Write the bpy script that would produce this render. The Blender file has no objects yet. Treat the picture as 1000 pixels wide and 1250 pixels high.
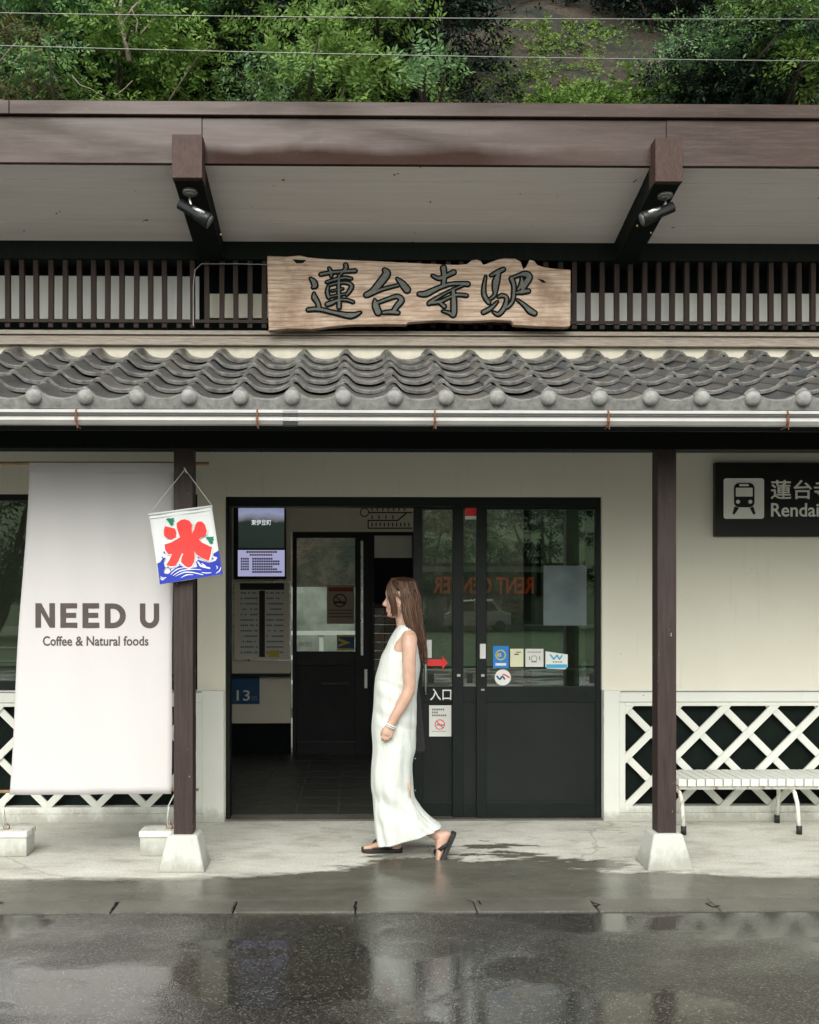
import bpy, math, random
import numpy as np
from mathutils import Vector, Matrix, noise as mnoise
R = math.radians
random.seed(7)
rng = np.random.default_rng(7)
S = bpy.context.scene
COL = S.collection

# ------------------------------------------------------------------ camera
CX, CY, FP, YAW = 450.0, 737.0, 1228.0, R(-0.7)
CAM = (0.0, -6.94, 1.5)
cd = bpy.data.cameras.new('camera'); cam = bpy.data.objects.new('camera', cd); COL.objects.link(cam)
cam.location = CAM; cam.rotation_euler = (R(90), 0, YAW)
cd.sensor_fit = 'HORIZONTAL'; cd.sensor_width = 36; cd.lens = 36 * FP / 1000
cd.shift_x = (500 - CX) / 1000; cd.shift_y = (CY - 625) / 1000
cd.clip_start = 0.05; cd.clip_end = 1500
S.camera = cam
# ------------------------------------------------------------------ overcast daylight
w = bpy.data.worlds.new('World'); S.world = w; w.use_nodes = True
nt = w.node_tree; bg = nt.nodes['Background']
sky = nt.nodes.new('ShaderNodeTexSky'); sky.sky_type = 'NISHITA'; sky.sun_disc = False
SUN_EL, SUN_AZ = R(40), R(190)
sky.sun_elevation = SUN_EL; sky.sun_rotation = SUN_AZ
hs = nt.nodes.new('ShaderNodeHueSaturation'); hs.inputs['Saturation'].default_value = 0.16
tint = nt.nodes.new('ShaderNodeMix'); tint.data_type = 'RGBA'; tint.blend_type = 'MULTIPLY'
tint.inputs['Factor'].default_value = 1.0; tint.inputs['B'].default_value = (1.0, 0.99, 0.92, 1)
nt.links.new(sky.outputs[0], hs.inputs['Color']); nt.links.new(hs.outputs[0], tint.inputs['A'])
nt.links.new(tint.outputs['Result'], bg.inputs['Color'])
bg.inputs['Strength'].default_value = 0.15
sd = bpy.data.lights.new('sun', 'SUN'); sun = bpy.data.objects.new('sun', sd); COL.objects.link(sun)
sd.energy = 0.9; sd.angle = R(45); sd.color = (1.0, 0.995, 0.94)
sun.rotation_euler = (R(90) - SUN_EL, 0, R(180) - SUN_AZ + R(0))
vs = S.view_settings; vs.view_transform = 'Standard'; vs.look = 'None'; vs.gamma = 1.0
vs.use_curve_mapping = False; vs.exposure = 1.25

# ------------------------------------------------------------------ helpers
cy_, sy_ = math.cos(YAW), math.sin(YAW)
def P(px, py, Y):
    """point of the vertical plane y=Y met by the sight line of the photo's pixel"""
    a, b = (px - CX) / FP, (CY - py) / FP
    dx = a * cy_ - sy_; dy = a * sy_ + cy_
    t = (Y - CAM[1]) / dy
    return Vector((CAM[0] + t * dx, Y, CAM[2] + t * b))
def PX(px, Y): return P(px, CY, Y).x
def PZ(py, Y, px=450): return P(px, py, Y).z

WL = {}
def wl(o): return WL.get(o.name, Vector((0, 0, 0)))
def link(o, parent=None, loc=(0, 0, 0)):
    COL.objects.link(o); loc = Vector(loc)
    if parent is not None:
        o.parent = parent; o.location = loc - wl(parent)
    else: o.location = loc
    WL[o.name] = loc
    return o
def tag(o, label, cat, group=None):
    o['label'] = label; o['category'] = cat
    if group: o['group'] = group
    return o
def thing(name, label, cat, loc=(0, 0, 0), group=None):
    o = bpy.data.objects.new(name, None); o.empty_display_size = .1
    link(o, None, loc); return tag(o, label, cat, group)
def structure(o): o['kind'] = 'structure'; return o
def stuff(o): o['kind'] = 'stuff'; return o

class MB:
    def __init__(s): s.v = []; s.f = []
    def add(s, vs, fs):
        n = len(s.v); s.v += [tuple(v) for v in vs]; s.f += [tuple(i + n for i in f) for f in fs]; return s
    def box(s, x0, x1, y0, y1, z0, z1):
        return s.add([(x0,y0,z0),(x1,y0,z0),(x1,y1,z0),(x0,y1,z0),(x0,y0,z1),(x1,y0,z1),(x1,y1,z1),(x0,y1,z1)],
                     [(0,3,2,1),(4,5,6,7),(0,1,5,4),(1,2,6,5),(2,3,7,6),(3,0,4,7)])
    def prism(s, poly, y0, y1):
        """poly of (x,z); extruded in y"""
        a = sum(poly[i][0]*poly[(i+1)%len(poly)][1]-poly[(i+1)%len(poly)][0]*poly[i][1] for i in range(len(poly)))
        if a < 0: poly = poly[::-1]
        n = len(poly)
        vs = [(x, y0, z) for x, z in poly] + [(x, y1, z) for x, z in poly]
        fs = [tuple(range(n)), tuple(range(2*n-1, n-1, -1))] + [(i, i+n, (i+1)%n+n, (i+1)%n) for i in range(n)]
        return s.add(vs, fs)
    def prism_x(s, poly, x0, x1):
        """poly of (y,z); extruded in x"""
        a = sum(poly[i][0]*poly[(i+1)%len(poly)][1]-poly[(i+1)%len(poly)][0]*poly[i][1] for i in range(len(poly)))
        if a < 0: poly = poly[::-1]
        n = len(poly)
        vs = [(x0, y, z) for y, z in poly] + [(x1, y, z) for y, z in poly]
        fs = [tuple(range(n-1, -1, -1)), tuple(range(n, 2*n))] + [(i, (i+1)%n, (i+1)%n+n, i+n) for i in range(n)]
        return s.add(vs, fs)
    def loft(s, rings, caps=True):
        n = len(rings[0]); vs = [v for r in rings for v in r]; fs = []
        for i in range(len(rings)-1):
            for j in range(n):
                k = (j+1) % n; fs.append((i*n+j, i*n+k, (i+1)*n+k, (i+1)*n+j))
        if caps: fs.append(tuple(range(n-1, -1, -1))); fs.append(tuple(range((len(rings)-1)*n, len(rings)*n)))
        return s.add(vs, fs)
    def tube(s, pts, rad, n=8, flat=1.0, caps=True, up=None):
        pts = [Vector(p) for p in pts]; rings = []
        if not hasattr(rad, '__len__'): rad = [rad]*len(pts)
        prev = None
        for i, p in enumerate(pts):
            t = (pts[min(i+1, len(pts)-1)] - pts[max(i-1, 0)]).normalized()
            u = Vector(up) if up else (prev if prev else (Vector((0, 0, 1)) if abs(t.z) < .9 else Vector((1, 0, 0))))
            a = (u - t * u.dot(t)).normalized(); b = t.cross(a); prev = a
            rings.append([p + (a*math.cos(k*2*math.pi/n)*flat + b*math.sin(k*2*math.pi/n))*rad[i] for k in range(n)])
        return s.loft(rings, caps)
    def sphere(s, c, r, nu=14, nv=8, sc=(1, 1, 1)):
        c = Vector(c); rings = []
        for i in range(1, nv):
            th = math.pi*i/nv
            rings.append([c + Vector((r*sc[0]*math.sin(th)*math.cos(2*math.pi*j/nu), r*sc[1]*math.sin(th)*math.sin(2*math.pi*j/nu), -r*sc[2]*math.cos(th))) for j in range(nu)])
        return s.loft(rings)
    def disc_y(s, c, r, y0, y1, n=24):
        return s.prism([(c[0]+r*math.cos(2*math.pi*i/n), c[1]+r*math.sin(2*math.pi*i/n)) for i in range(n)], y0, y1)
    def build(s, name, mat, parent=None, smooth=False, loc=(0, 0, 0), bevel=0, shift=True):
        me = bpy.data.meshes.new(name); L = Vector(loc)
        me.from_pydata([tuple(Vector(v) - L) for v in s.v] if shift else s.v, [], s.f)
        me.materials.append(mat)
        if smooth: me.polygons.foreach_set('use_smooth', [True]*len(me.polygons))
        me.update()
        o = bpy.data.objects.new(name, me); link(o, parent, loc)
        if bevel:
            m = o.modifiers.new('bevel', 'BEVEL'); m.width = bevel; m.segments = 2; m.limit_method = 'ANGLE'
        return o
def inst(name, me, parent, loc, rot=None, scale=None):
    o = bpy.data.objects.new(name, me); link(o, parent, loc)
    if rot: o.rotation_euler = rot
    if scale: o.scale = scale
    return o

# ------------------------------------------------------------------ materials
class N:
    def __init__(s, name):
        s.m = bpy.data.materials.new(name); s.m.use_nodes = True; s.t = s.m.node_tree
        s.b = s.t.nodes['Principled BSDF']; s.out = s.t.nodes['Material Output']; s._tc = None
    def n(s, kind, **kw):
        x = s.t.nodes.new(kind)
        for k, v in kw.items():
            if k in x.inputs: x.inputs[k].default_value = v
            else: setattr(x, k, v)
        return x
    def l(s, a, b): s.t.links.new(a, b)
    def co(s, scale=(1, 1, 1), rot=(0, 0, 0), kind='Object'):
        tc = s.n('ShaderNodeTexCoord'); mp = s.n('ShaderNodeMapping')
        if kind == 'World':
            g = s.n('ShaderNodeNewGeometry'); s.l(g.outputs['Position'], mp.inputs[0])
        else: s.l(tc.outputs[kind], mp.inputs[0])
        mp.inputs['Scale'].default_value = scale; mp.inputs['Rotation'].default_value = rot
        return mp.outputs[0]
    def noise(s, scale, co=None, detail=6, rough=.6, dist=0):
        x = s.n('ShaderNodeTexNoise'); x.inputs['Scale'].default_value = scale; x.inputs['Detail'].default_value = detail
        x.inputs['Roughness'].default_value = rough; x.inputs['Distortion'].default_value = dist
        s.l(co if co is not None else s.co(kind='World'), x.inputs['Vector']); return x.outputs['Fac']
    def ramp(s, fac, stops):
        r = s.n('ShaderNodeValToRGB'); s.l(fac, r.inputs[0]); e = r.color_ramp.elements
        for i, (p, c) in enumerate(stops):
            if i > 1: e.new(p)
            e[i].position = p; e[i].color = c if hasattr(c, '__len__') and len(c) == 4 else ((*c, 1) if hasattr(c, '__len__') else (c, c, c, 1))
        return r.outputs[0]
    def mix(s, fac, a, b, mode='MIX'):
        x = s.n('ShaderNodeMix'); x.data_type = 'RGBA'; x.blend_type = mode
        for sock, v in (('Factor', fac), ('A', a), ('B', b)):
            if isinstance(v, bpy.types.NodeSocket): s.l(v, x.inputs[sock])
            elif sock == 'Factor': x.inputs[sock].default_value = v
            else: x.inputs[sock].default_value = (*v, 1) if len(v) == 3 else v
        return x.outputs['Result']
    def math(s, op, a, b=0.0, c=None):
        x = s.n('ShaderNodeMath', operation=op)
        for i, v in enumerate((a, b) if c is None else (a, b, c)):
            if isinstance(v, bpy.types.NodeSocket): s.l(v, x.inputs[i])
            else: x.inputs[i].default_value = v
        return x.outputs[0]
    def bump(s, h, strength=.3, dist=.01, prev=None):
        b = s.n('ShaderNodeBump'); b.inputs['Strength'].default_value = strength; b.inputs['Distance'].default_value = dist
        s.l(h, b.inputs['Height'])
        if prev is not None: s.l(prev, b.inputs['Normal'])
        s.l(b.outputs[0], s.b.inputs['Normal']); return b.outputs[0]
    def set(s, **kw):
        for k, v in kw.items():
            k = k.replace('_', ' ')
            if isinstance(v, bpy.types.NodeSocket): s.l(v, s.b.inputs[k])
            else: s.b.inputs[k].default_value = (*v, 1) if hasattr(v, '__len__') and len(v) == 3 and s.b.inputs[k].type == 'RGBA' else v
        return s

def simple(name, col, rough=.6, var=.15, scale=6, bump=.1, metal=0, spec=.4, coat=0):
    m = N(name); f = m.noise(scale)
    a = tuple(c*(1-var) for c in col); b = tuple(min(1, c*(1+var)) for c in col)
    m.set(Base_Color=m.ramp(f, [(.3, a), (.7, b)]), Metallic=metal, Specular_IOR_Level=spec, Coat_Weight=coat)
    m.set(Roughness=m.ramp(m.noise(scale*3), [(.3, max(0, rough-.08)), (.7, min(1, rough+.1))]))
    if bump: m.bump(m.noise(scale*14), bump, .004)
    return m.m

def plaster(name, col, dirt=.5):
    m = N(name); c = m.co(kind='World')
    big = m.noise(1.1, c, 5); fine = m.noise(45, c, 4)
    streak = m.noise(3.2, m.co((6, 6, .5), kind='World'), 8, .7)
    base = m.ramp(big, [(.3, tuple(x*.93 for x in col)), (.7, col)])
    stain = m.ramp(streak, [(.57, 0), (.78, .38*dirt)])
    base = m.mix(stain, base, tuple(x*.55 for x in col))
    specks = m.ramp(m.noise(22, c, 3, .7), [(.715, 0), (.74, .8*dirt)])
    base = m.mix(specks, base, (.12, .11, .085))
    gz_ = m.n('ShaderNodeNewGeometry'); sz_ = m.n('ShaderNodeSeparateXYZ'); m.l(gz_.outputs['Position'], sz_.inputs[0])
    spl = m.math('SUBTRACT', m.math('MULTIPLY', m.noise(6, m.co((1, 1, .6), kind='World'), 7, .75), .34), m.math('ADD', sz_.outputs['Z'], .06))
    base = m.mix(m.math('MULTIPLY', m.ramp(m.math('MULTIPLY', spl, 12.0), [(0, 0), (1, 1)]), .55), base, (.19, .175, .14))
    m.set(Base_Color=base, Roughness=.85); m.bump(fine, .25, .004); return m.m
M = {}
M['plaster'] = plaster('cream_plaster', (.75, .72, .605), .9)
M['white_wood'] = plaster('white_painted_wood', (.72, .73, .67), .8)
M['soffit'] = None; M['infill'] = plaster('white_infill_panel', (.86, .85, .80), .3)
m = N('soffit_board'); c = m.co((.35, 9, 9), kind='World'); g = m.noise(5, c, 7, .65)
info = m.n('ShaderNodeObjectInfo')
b_ = m.mix(m.ramp(g, [(.3, 0.0), (.7, 1.0)]), (.86, .80, .745), (.93, .885, .83))
b_ = m.mix(m.ramp(m.noise(1.5, m.co((.4, 3, 3), kind='World'), 4), [(.5, 0), (.75, .35)]), b_, (.62, .53, .46))
b_ = m.mix(m.ramp(m.noise(15, m.co(kind='World'), 2), [(.735, 0), (.75, .9)]), b_, (.06, .05, .045))
m.set(Base_Color=b_, Roughness=.75); m.bump(g, .15, .004); M['soffit'] = m.m

m = N('brown_sheet_metal'); c = m.co((.5, 1, 2.2), kind='World')
f1 = m.noise(2.2, c, 5, .55, .6); f2 = m.noise(9, m.co((1, 1, 3), kind='World'), 5)
b_ = m.ramp(f1, [(.3, (.028, .012, .007)), (.6, (.046, .022, .015)), (.8, (.062, .034, .026))])
st_ = m.noise(14, m.co((.25, 1, 3.5), kind='World'), 7, .7)
b_ = m.mix(m.ramp(st_, [(.46, 0), (.70, .45)]), b_, (.10, .072, .06))
gg = m.n('ShaderNodeNewGeometry'); sg = m.n('ShaderNodeSeparateXYZ'); m.l(gg.outputs['Position'], sg.inputs[0])
hz_ = m.math('ADD', sg.outputs['Z'], m.math('MULTIPLY', m.noise(2.2, m.co((1, 1, .3), kind='World'), 4), .12))
xr_ = m.math('MULTIPLY', m.ramp(m.math('MULTIPLY', m.math('ADD', sg.outputs['X'], 1.1), .4), [(.0, 0), (.12, 1)]), m.ramp(m.math('MULTIPLY', m.math('SUBTRACT', 1.7, sg.outputs['X']), .3), [(.0, 0), (.3, 1)]))
lowm = m.math('MULTIPLY', m.ramp(m.math('MULTIPLY', m.math('SUBTRACT', hz_, 4.0), 2.0), [(.24, 1), (.36, 0)]), xr_)
b_ = m.mix(lowm, b_, (.030, .012, .007))
m.set(Base_Color=m.mix(m.ramp(m.noise(28, m.co(kind='World'), 3), [(.66, 0), (.85, .3)]), b_, (.24, .20, .19)),
      Roughness=m.ramp(f1, [(.35, .46), (.6, .25)]), Specular_IOR_Level=m.mix(lowm, (.34, .34, .34), (.06, .06, .06)))
n1 = m.bump(m.noise(1.6, m.co((.4, 1, 1.6), kind='World'), 2, .5, .3), .5, .05); m.bump(f2, .06, .004, n1); M['metal_brown'] = m.m

def paintwood(name, c0, c1, chip=.0, grain=(9, 9, .5), rough=.55, spec=.35):
    m = N(name); g = m.noise(9, m.co(grain, kind='World'), 8, .7)
    b = m.ramp(g, [(.3, c0), (.7, c1)])
    if chip:
        ch = m.noise(30, m.co((1, 1, .5), kind='World'), 4, .7)
        b = m.mix(m.ramp(ch, [(.68, 0), (.72, chip)]), b, (.55, .5, .44))
    m.set(Base_Color=b, Roughness=rough, Specular_IOR_Level=spec); m.bump(g, .35, .004); return m.m
M['post'] = paintwood('brown_post_paint', (.028, .018, .016), (.062, .042, .038), .7, spec=.3)
M['rafter_end'] = paintwood('red_brown_rafter_paint', (.034, .015, .010), (.075, .040, .031), .3, (6, 6, 3), spec=.3)
M['dark_wood'] = paintwood('dark_stained_wood', (.004, .008, .0065), (.010, .013, .010), 0, spec=.12, rough=.7)
M['slat'] = paintwood('dark_brown_slat', (.018, .011, .008), (.042, .025, .019), 0, spec=.2)
M['slat_back'] = simple('dark_clerestory_back', (.003, .007, .0055), .9, .2, spec=.05)
M['dark_void'] = simple('dark_backing_board', (.005, .010, .008), .8, .2, spec=.15)
M['flashing'] = paintwood('weathered_flashing', (.16, .125, .10), (.42, .37, .31), 0, (1.2, 4, 25), .5)
M['gutter'] = simple('white_gutter_plastic', (.50, .49, .47), .35, .10, 5, .05)
M['gutter_dark'] = simple('dark_gutter_line', (.05, .045, .04), .6)
M['rust'] = simple('rusty_bracket', (.20, .075, .04), .85, .5, 60, .4)
M['steel'] = simple('brushed_steel', (.55, .55, .53), .3, .1, 10, .02, 1)
M['grey_metal'] = simple('grey_metal', (.25, .25, .24), .4, .1, 10, .02, .6)
M['alu'] = simple('dark_anodised_frame', (.004, .0075, .0065), .42, .15, 5, .02, spec=.28)
M['door_panel'] = simple('charcoal_door_panel', (.006, .0085, .0075), .5, .25, 2.5, .05, spec=.3)
M['black'] = simple('black_plastic', (.006, .008, .008), .35, .2, 8, .03)
M['rubber'] = simple('black_rubber', (.018, .018, .018), .55, .25, 30, .1)
M['mortar'] = simple('cream_mortar', (.62, .58, .48), .9, .1, 12, .3)
M['inner_wall'] = simple('beige_inner_wall', (.80, .73, .61), .8, .06, 2, .05)
M['inner_dark'] = simple('inner_dark_ceiling', (.70, .68, .62), .9, .1, 2, .05)
M['white'] = simple('white_print', (.78, .79, .75), .6, .03, 5, 0)
M['sign_white'] = simple('sign_white_print', (.82, .80, .74), .5, .03, 5, 0)
M['sign_dark'] = simple('sign_dark_brown', (.008, .009, .008), .35, .2, 3, .02, spec=.35)
M['paper'] = simple('white_paper', (.70, .71, .67), .7, .04, 8, 0)
M['cream_paper'] = simple('cream_paper', (.75, .74, .52), .7, .04, 8, 0)
M['brown_paper'] = simple('brown_paper', (.42, .33, .25), .7, .06, 8, 0)
M['grey_print'] = simple('grey_print', (.17, .16, .155), .7, .05, 8, 0)
M['dark_print'] = simple('dark_print', (.03, .03, .03), .7, .05, 8, 0)
M['need_print'] = simple('charcoal_brown_print', (.095, .075, .07), .75, .06, 8, 0)
M['red'] = simple('red_print', (.80, .045, .045), .55, .04, 6, 0)
M['flag_red'] = simple('flag_red', (.93, .055, .05), .7, .05, 9, 0)
M['flag_blue'] = simple('flag_blue', (.025, .045, .42), .7, .08, 9, 0)
M['flag_green'] = simple('flag_green', (.01, .22, .13), .7, .06, 9, 0)
M['flag_white'] = simple('flag_white_cloth', (.80, .83, .82), .8, .03, 9, .1)
M['blue'] = simple('blue_sticker', (.02, .22, .62), .5, .05, 6, 0)
M['skyblue'] = simple('light_blue_print', (.05, .40, .68), .5, .05, 6, 0)
M['yellow'] = simple('yellow_print', (.65, .52, .06), .5, .05, 6, 0)
M['navy'] = simple('blue_plate', (.012, .085, .20), .5, .1, 6, 0)
M['carved'] = simple('carved_grey_paint', (.105, .108, .098), .7, .3, 50, .3)
M['carved_edge'] = simple('carved_dark_edge', (.005, .008, .006), .9, .3, 50, .2, spec=.1)
M['bamboo'] = simple('bamboo', (.32, .20, .10), .5, .25, 18, .1)
M['concrete_white'] = plaster('white_painted_concrete', (.55, .56, .51), 1.3)
M['cord'] = simple('white_cord', (.7, .69, .64), .8, .1, 30, .1)
m = N('rust_stained_white_paint'); c = m.co(kind='World')
rs = m.noise(16, m.co((1, 1, .4), kind='World'), 6, .75)
m.set(Base_Color=m.mix(m.ramp(rs, [(.54, 0), (.66, .85)]), (.74, .74, .68), (.30, .15, .07)), Roughness=.6); m.bump(rs, .3, .003)
M['rusty_white'] = m.m
M['bench_white'] = plaster('bench_white_paint', (.74, .75, .69), .6)

# tile glaze
m = N('grey_roof_tile'); info = m.n('ShaderNodeObjectInfo'); rnd = info.outputs['Random']
c = m.co(kind='World'); f = m.noise(7, c, 6, .65); g = m.noise(60, c, 4)
b_ = m.ramp(rnd, [(0, (.042, .045, .049)), (.4, (.072, .072, .071)), (.8, (.112, .104, .094)), (1, (.055, .066, .080))])
b_ = m.mix(m.ramp(f, [(.5, 0), (.75, .55)]), b_, (.16, .135, .11))
b_ = m.mix(m.ramp(g, [(.66, 0), (.8, .5)]), b_, (.28, .28, .25))
m.set(Base_Color=b_, Roughness=m.ramp(f, [(.3, .22), (.7, .42)]), Specular_IOR_Level=.75); m.bump(g, .2, .003)
M['tile'] = m.m
m = N('pale_end_tile'); f = m.noise(30, m.co(kind='World'), 6, .65)
m.set(Base_Color=m.ramp(f, [(.3, (.17, .17, .16)), (.7, (.33, .33, .31))]), Roughness=.6); m.bump(f, .2, .003)
M['tile_end'] = m.m
m = N('worn_lit_tile_rim'); f = m.noise(24, m.co(kind='World'), 6, .65)
m.set(Base_Color=m.ramp(f, [(.35, (.08, .078, .073)), (.65, (.23, .225, .21))]), Roughness=.5); M['tile_rim'] = m.m  # paler rim: light caught on the edge put into the colour, with patchy wear
# natural wood board
m = N('weathered_cedar'); c = m.co((.9, 1, 9), kind='World')
g = m.noise(5.5, c, 9, .62, .9); w2 = m.n('ShaderNodeTexWave', wave_type='BANDS', bands_direction='Z')
w2.inputs['Scale'].default_value = 2.4; w2.inputs['Distortion'].default_value = 9; w2.inputs['Detail'].default_value = 5; w2.inputs['Detail Scale'].default_value = 1.1
m.l(m.co((.55, 1, 4.5), kind='World'), w2.inputs['Vector'])
b_ = m.ramp(g, [(.28, (.19, .125, .085)), (.42, (.40, .285, .205)), (.7, (.62, .49, .385))])
b_ = m.mix(m.ramp(w2.outputs['Fac'], [(.0, .5), (.25, 0.0)]), b_, (.20, .115, .065))
b_ = m.mix(m.ramp(m.noise(3, m.co(kind='World'), 4), [(.52, 0), (.68, .75)]), b_, (.19, .11, .065))
m.set(Base_Color=b_, Roughness=.7); m.bump(g, .5, .006); M['cedar'] = m.m
# banner cloth
m = N('white_banner_cloth'); wv = m.noise(220, m.co(kind='World'), 2)
m.set(Base_Color=(.635, .61, .605), Roughness=.85); n1 = m.bump(m.noise(2.2, m.co((1.6, 1, .5), kind='World'), 3), .22, .04); m.bump(wv, .08, .002, n1)
M['banner'] = m.m
m = N('white_linen'); wv = m.noise(260, m.co(kind='World'), 2)
m.set(Base_Color=(.64, .67, .63), Roughness=.9, Sheen_Weight=.1)
n1 = m.bump(m.noise(8, m.co((1.6, 1, .45), (0, R(28), 0), kind='World'), 5, .6, 1.2), .5, .03); m.bump(wv, .12, .002, n1)
M['linen'] = m.m
m = N('skin'); f = m.noise(14, m.co(kind='World'), 4)
m.set(Base_Color=m.ramp(f, [(.3, (.50, .30, .215)), (.7, (.60, .39, .30))]), Roughness=.48, Subsurface_Weight=.12, Subsurface_Scale=.01, Subsurface_Radius=(1, .4, .25))
M['skin'] = m.m
m = N('brown_hair'); g_ = m.n('ShaderNodeNewGeometry')
m.set(Base_Color=m.ramp(g_.outputs['Random Per Island'], [(0, (.050, .024, .014)), (.5, (.088, .044, .026)), (1, (.14, .076, .046))]), Roughness=.5, Specular_IOR_Level=.35)
M['hair'] = m.m
# glass: clear pane with a sharp reflection
def glass(name, tintc, ior=1.5, boost=1.0):
    m = N(name); m.t.nodes.remove(m.b)
    tr = m.n('ShaderNodeBsdfTransparent'); tr.inputs[0].default_value = (*tintc, 1)
    gl = m.n('ShaderNodeBsdfGlossy'); gl.inputs['Roughness'].default_value = 0.01
    fr = m.n('ShaderNodeFresnel'); fr.inputs[0].default_value = ior
    f2 = m.math('MULTIPLY', fr.outputs[0], boost); f3 = m.math('ADD', f2, .0)
    mx = m.n('ShaderNodeMixShader'); m.l(f3, mx.inputs[0]); m.l(tr.outputs[0], mx.inputs[1]); m.l(gl.outputs[0], mx.inputs[2])
    bp = m.n('ShaderNodeBump'); bp.inputs['Strength'].default_value = .02; bp.inputs['Distance'].default_value = .01
    m.l(m.noise(2.5, m.co(kind='World'), 1), bp.inputs['Height']); m.l(bp.outputs[0], gl.inputs['Normal'])
    m.l(mx.outputs[0], m.out.inputs[0]); return m.m
M['glass'] = glass('window_glass', (.66, .77, .71), 2.6)
M['glass_in'] = glass('inner_window_glass', (.8, .85, .82), 1.5)
def emis(name, col, st):
    m = N(name); m.set(Base_Color=(.02, .02, .02), Emission_Color=col, Emission_Strength=st); return m.m
m = N('screen_picture'); tc = m.co(kind='World'); sx = m.n('ShaderNodeSeparateXYZ'); m.l(tc, sx.inputs[0])
zz = m.math('ADD', sx.outputs['Z'], m.math('MULTIPLY', m.noise(6, tc, 3), .10))
m.set(Base_Color=(.02, .02, .02), Emission_Strength=.55, Roughness=.3,
      Emission_Color=m.ramp(m.math('SUBTRACT', zz, 1.6), [(.0, (.008, .014, .010)), (.74, (.016, .024, .02)), (.775, (.12, .12, .14)), (.83, (.20, .22, .32)), (.98, (.09, .11, .20))]))
M['screen_pic'] = m.m
M['screen_light'] = emis('screen_text_page', (.36, .36, .56), .42)
M['screen_text'] = simple('screen_purple_text', (.10, .03, .16), .5, 0, 5, 0)
M['screen_white'] = emis('screen_white_text', (.5, .55, .55), .7)

# ---- ground materials
def wetmask(m):
    """where water lies on the platform slab: a front strip and a tongue before the entrance"""
    g = m.n('ShaderNodeNewGeometry'); s = m.n('ShaderNodeSeparateXYZ'); m.l(g.outputs['Position'], s.inputs[0])
    n1 = m.noise(1.6, m.co((1, 2.2, 1), kind='World'), 7, .62, .3); n2 = m.noise(7, m.co((1, 2.5, 1), kind='World'), 6, .7)
    bx = m.math('SUBTRACT', s.outputs['X'], .72)
    bell = m.math('POWER', 2.718, m.math('MULTIPLY', m.math('MULTIPLY', bx, bx), -1.5))
    thr = m.math('ADD', m.math('MULTIPLY', bell, .62), -1.46)
    d = m.math('SUBTRACT', thr, s.outputs['Y'])
    amp = m.math('ADD', m.math('MULTIPLY', bell, 2.3), .28)
    d = m.math('ADD', d, m.math('MULTIPLY', m.math('SUBTRACT', n1, .5), amp))
    d = m.math('ADD', d, m.math('MULTIPLY', m.math('SUBTRACT', n2, .5), m.math('ADD', m.math('MULTIPLY', bell, .5), .10)))
    return m.ramp(m.math('ADD', m.math('MULTIPLY', d, 5.0), .5), [(.2, 0), (.62, 1)]), d
m = N('platform_concrete'); wet, d = wetmask(m)
c = m.co(kind='World'); f = m.noise(2.2, m.co((1, 2, 1), kind='World'), 8, .7); f2 = m.noise(70, c, 4)
dry = m.ramp(f, [(.3, (.36, .345, .295)), (.48, (.58, .565, .50)), (.72, (.72, .715, .655))])
dry = m.mix(m.ramp(f2, [(.3, .35), (.6, 0)]), dry, (.2, .19, .165))
spot = m.ramp(m.noise(5.5, m.co((1, 2.2, 1), kind='World'), 6, .7, .5), [(.57, 0), (.62, 1)])
spot = m.math('MULTIPLY', spot, m.ramp(m.noise(.8, c, 3), [(.45, .15), (.6, 1)]))
dry = m.mix(m.math('MULTIPLY', spot, .5), dry, (.15, .14, .115))
crk = m.n('ShaderNodeTexVoronoi', feature='DISTANCE_TO_EDGE'); crk.inputs['Scale'].default_value = .45
mv = m.n('ShaderNodeMixRGB'); mv.inputs[0].default_value = .25
nz = m.n('ShaderNodeTexNoise'); nz.inputs['Scale'].default_value = 3; m.l(c, nz.inputs['Vector']); m.l(c, mv.inputs[1]); m.l(nz.outputs['Color'], mv.inputs[2]); m.l(mv.outputs[0], crk.inputs['Vector'])
dry = m.mix(m.ramp(crk.outputs['Distance'], [(.0, .35), (.003, 0)]), dry, (.06, .055, .05))
wetc = m.ramp(f, [(.3, (.085, .08, .062)), (.7, (.155, .15, .125))])
wetc = m.mix(m.ramp(f2, [(.55, 0), (.75, .5)]), wetc, (.22, .21, .18))
m.set(Base_Color=m.mix(wet, dry, wetc), Roughness=m.mix(wet, (.85, .85, .85), m.ramp(m.noise(1.2, c, 4), [(.4, (.14, .14, .14)), (.65, (.38, .38, .38))])))
m.bump(f2, .22, .004); M['slab'] = m.m
m = N('kerb_concrete'); f = m.noise(4, m.co(kind='World'), 6); f2 = m.noise(110, m.co(kind='World'), 3)
b_ = m.ramp(f, [(.3, (.080, .075, .060)), (.7, (.145, .138, .115))])
b_ = m.mix(m.ramp(f2, [(.55, 0), (.72, .8)]), b_, (.26, .25, .22))
m.set(Base_Color=b_, Roughness=.32); m.bump(f2, .35, .004); M['kerb'] = m.m
m = N('wet_asphalt'); c = m.co(kind='World')
vo = m.n('ShaderNodeTexVoronoi', feature='F1'); vo.inputs['Scale'].default_value = 150; m.l(c, vo.inputs['Vector'])
big = m.noise(.55, m.co((.8, 1.4, 1), kind='World'), 4, .5); fine = m.noise(170, c, 3)
pud = m.ramp(m.noise(.9, m.co((.7, 1.3, 1), kind='World'), 6, .6, .2), [(.42, 0), (.52, 1)])
sp = m.n('ShaderNodeSeparateColor'); m.l(vo.outputs['Color'], sp.inputs[0])
b_ = m.ramp(sp.outputs[0], [(0, (.010, .0095, .0075)), (.5, (.026, .024, .019)), (.85, (.055, .051, .041)), (.97, (.14, .13, .11))])
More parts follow.
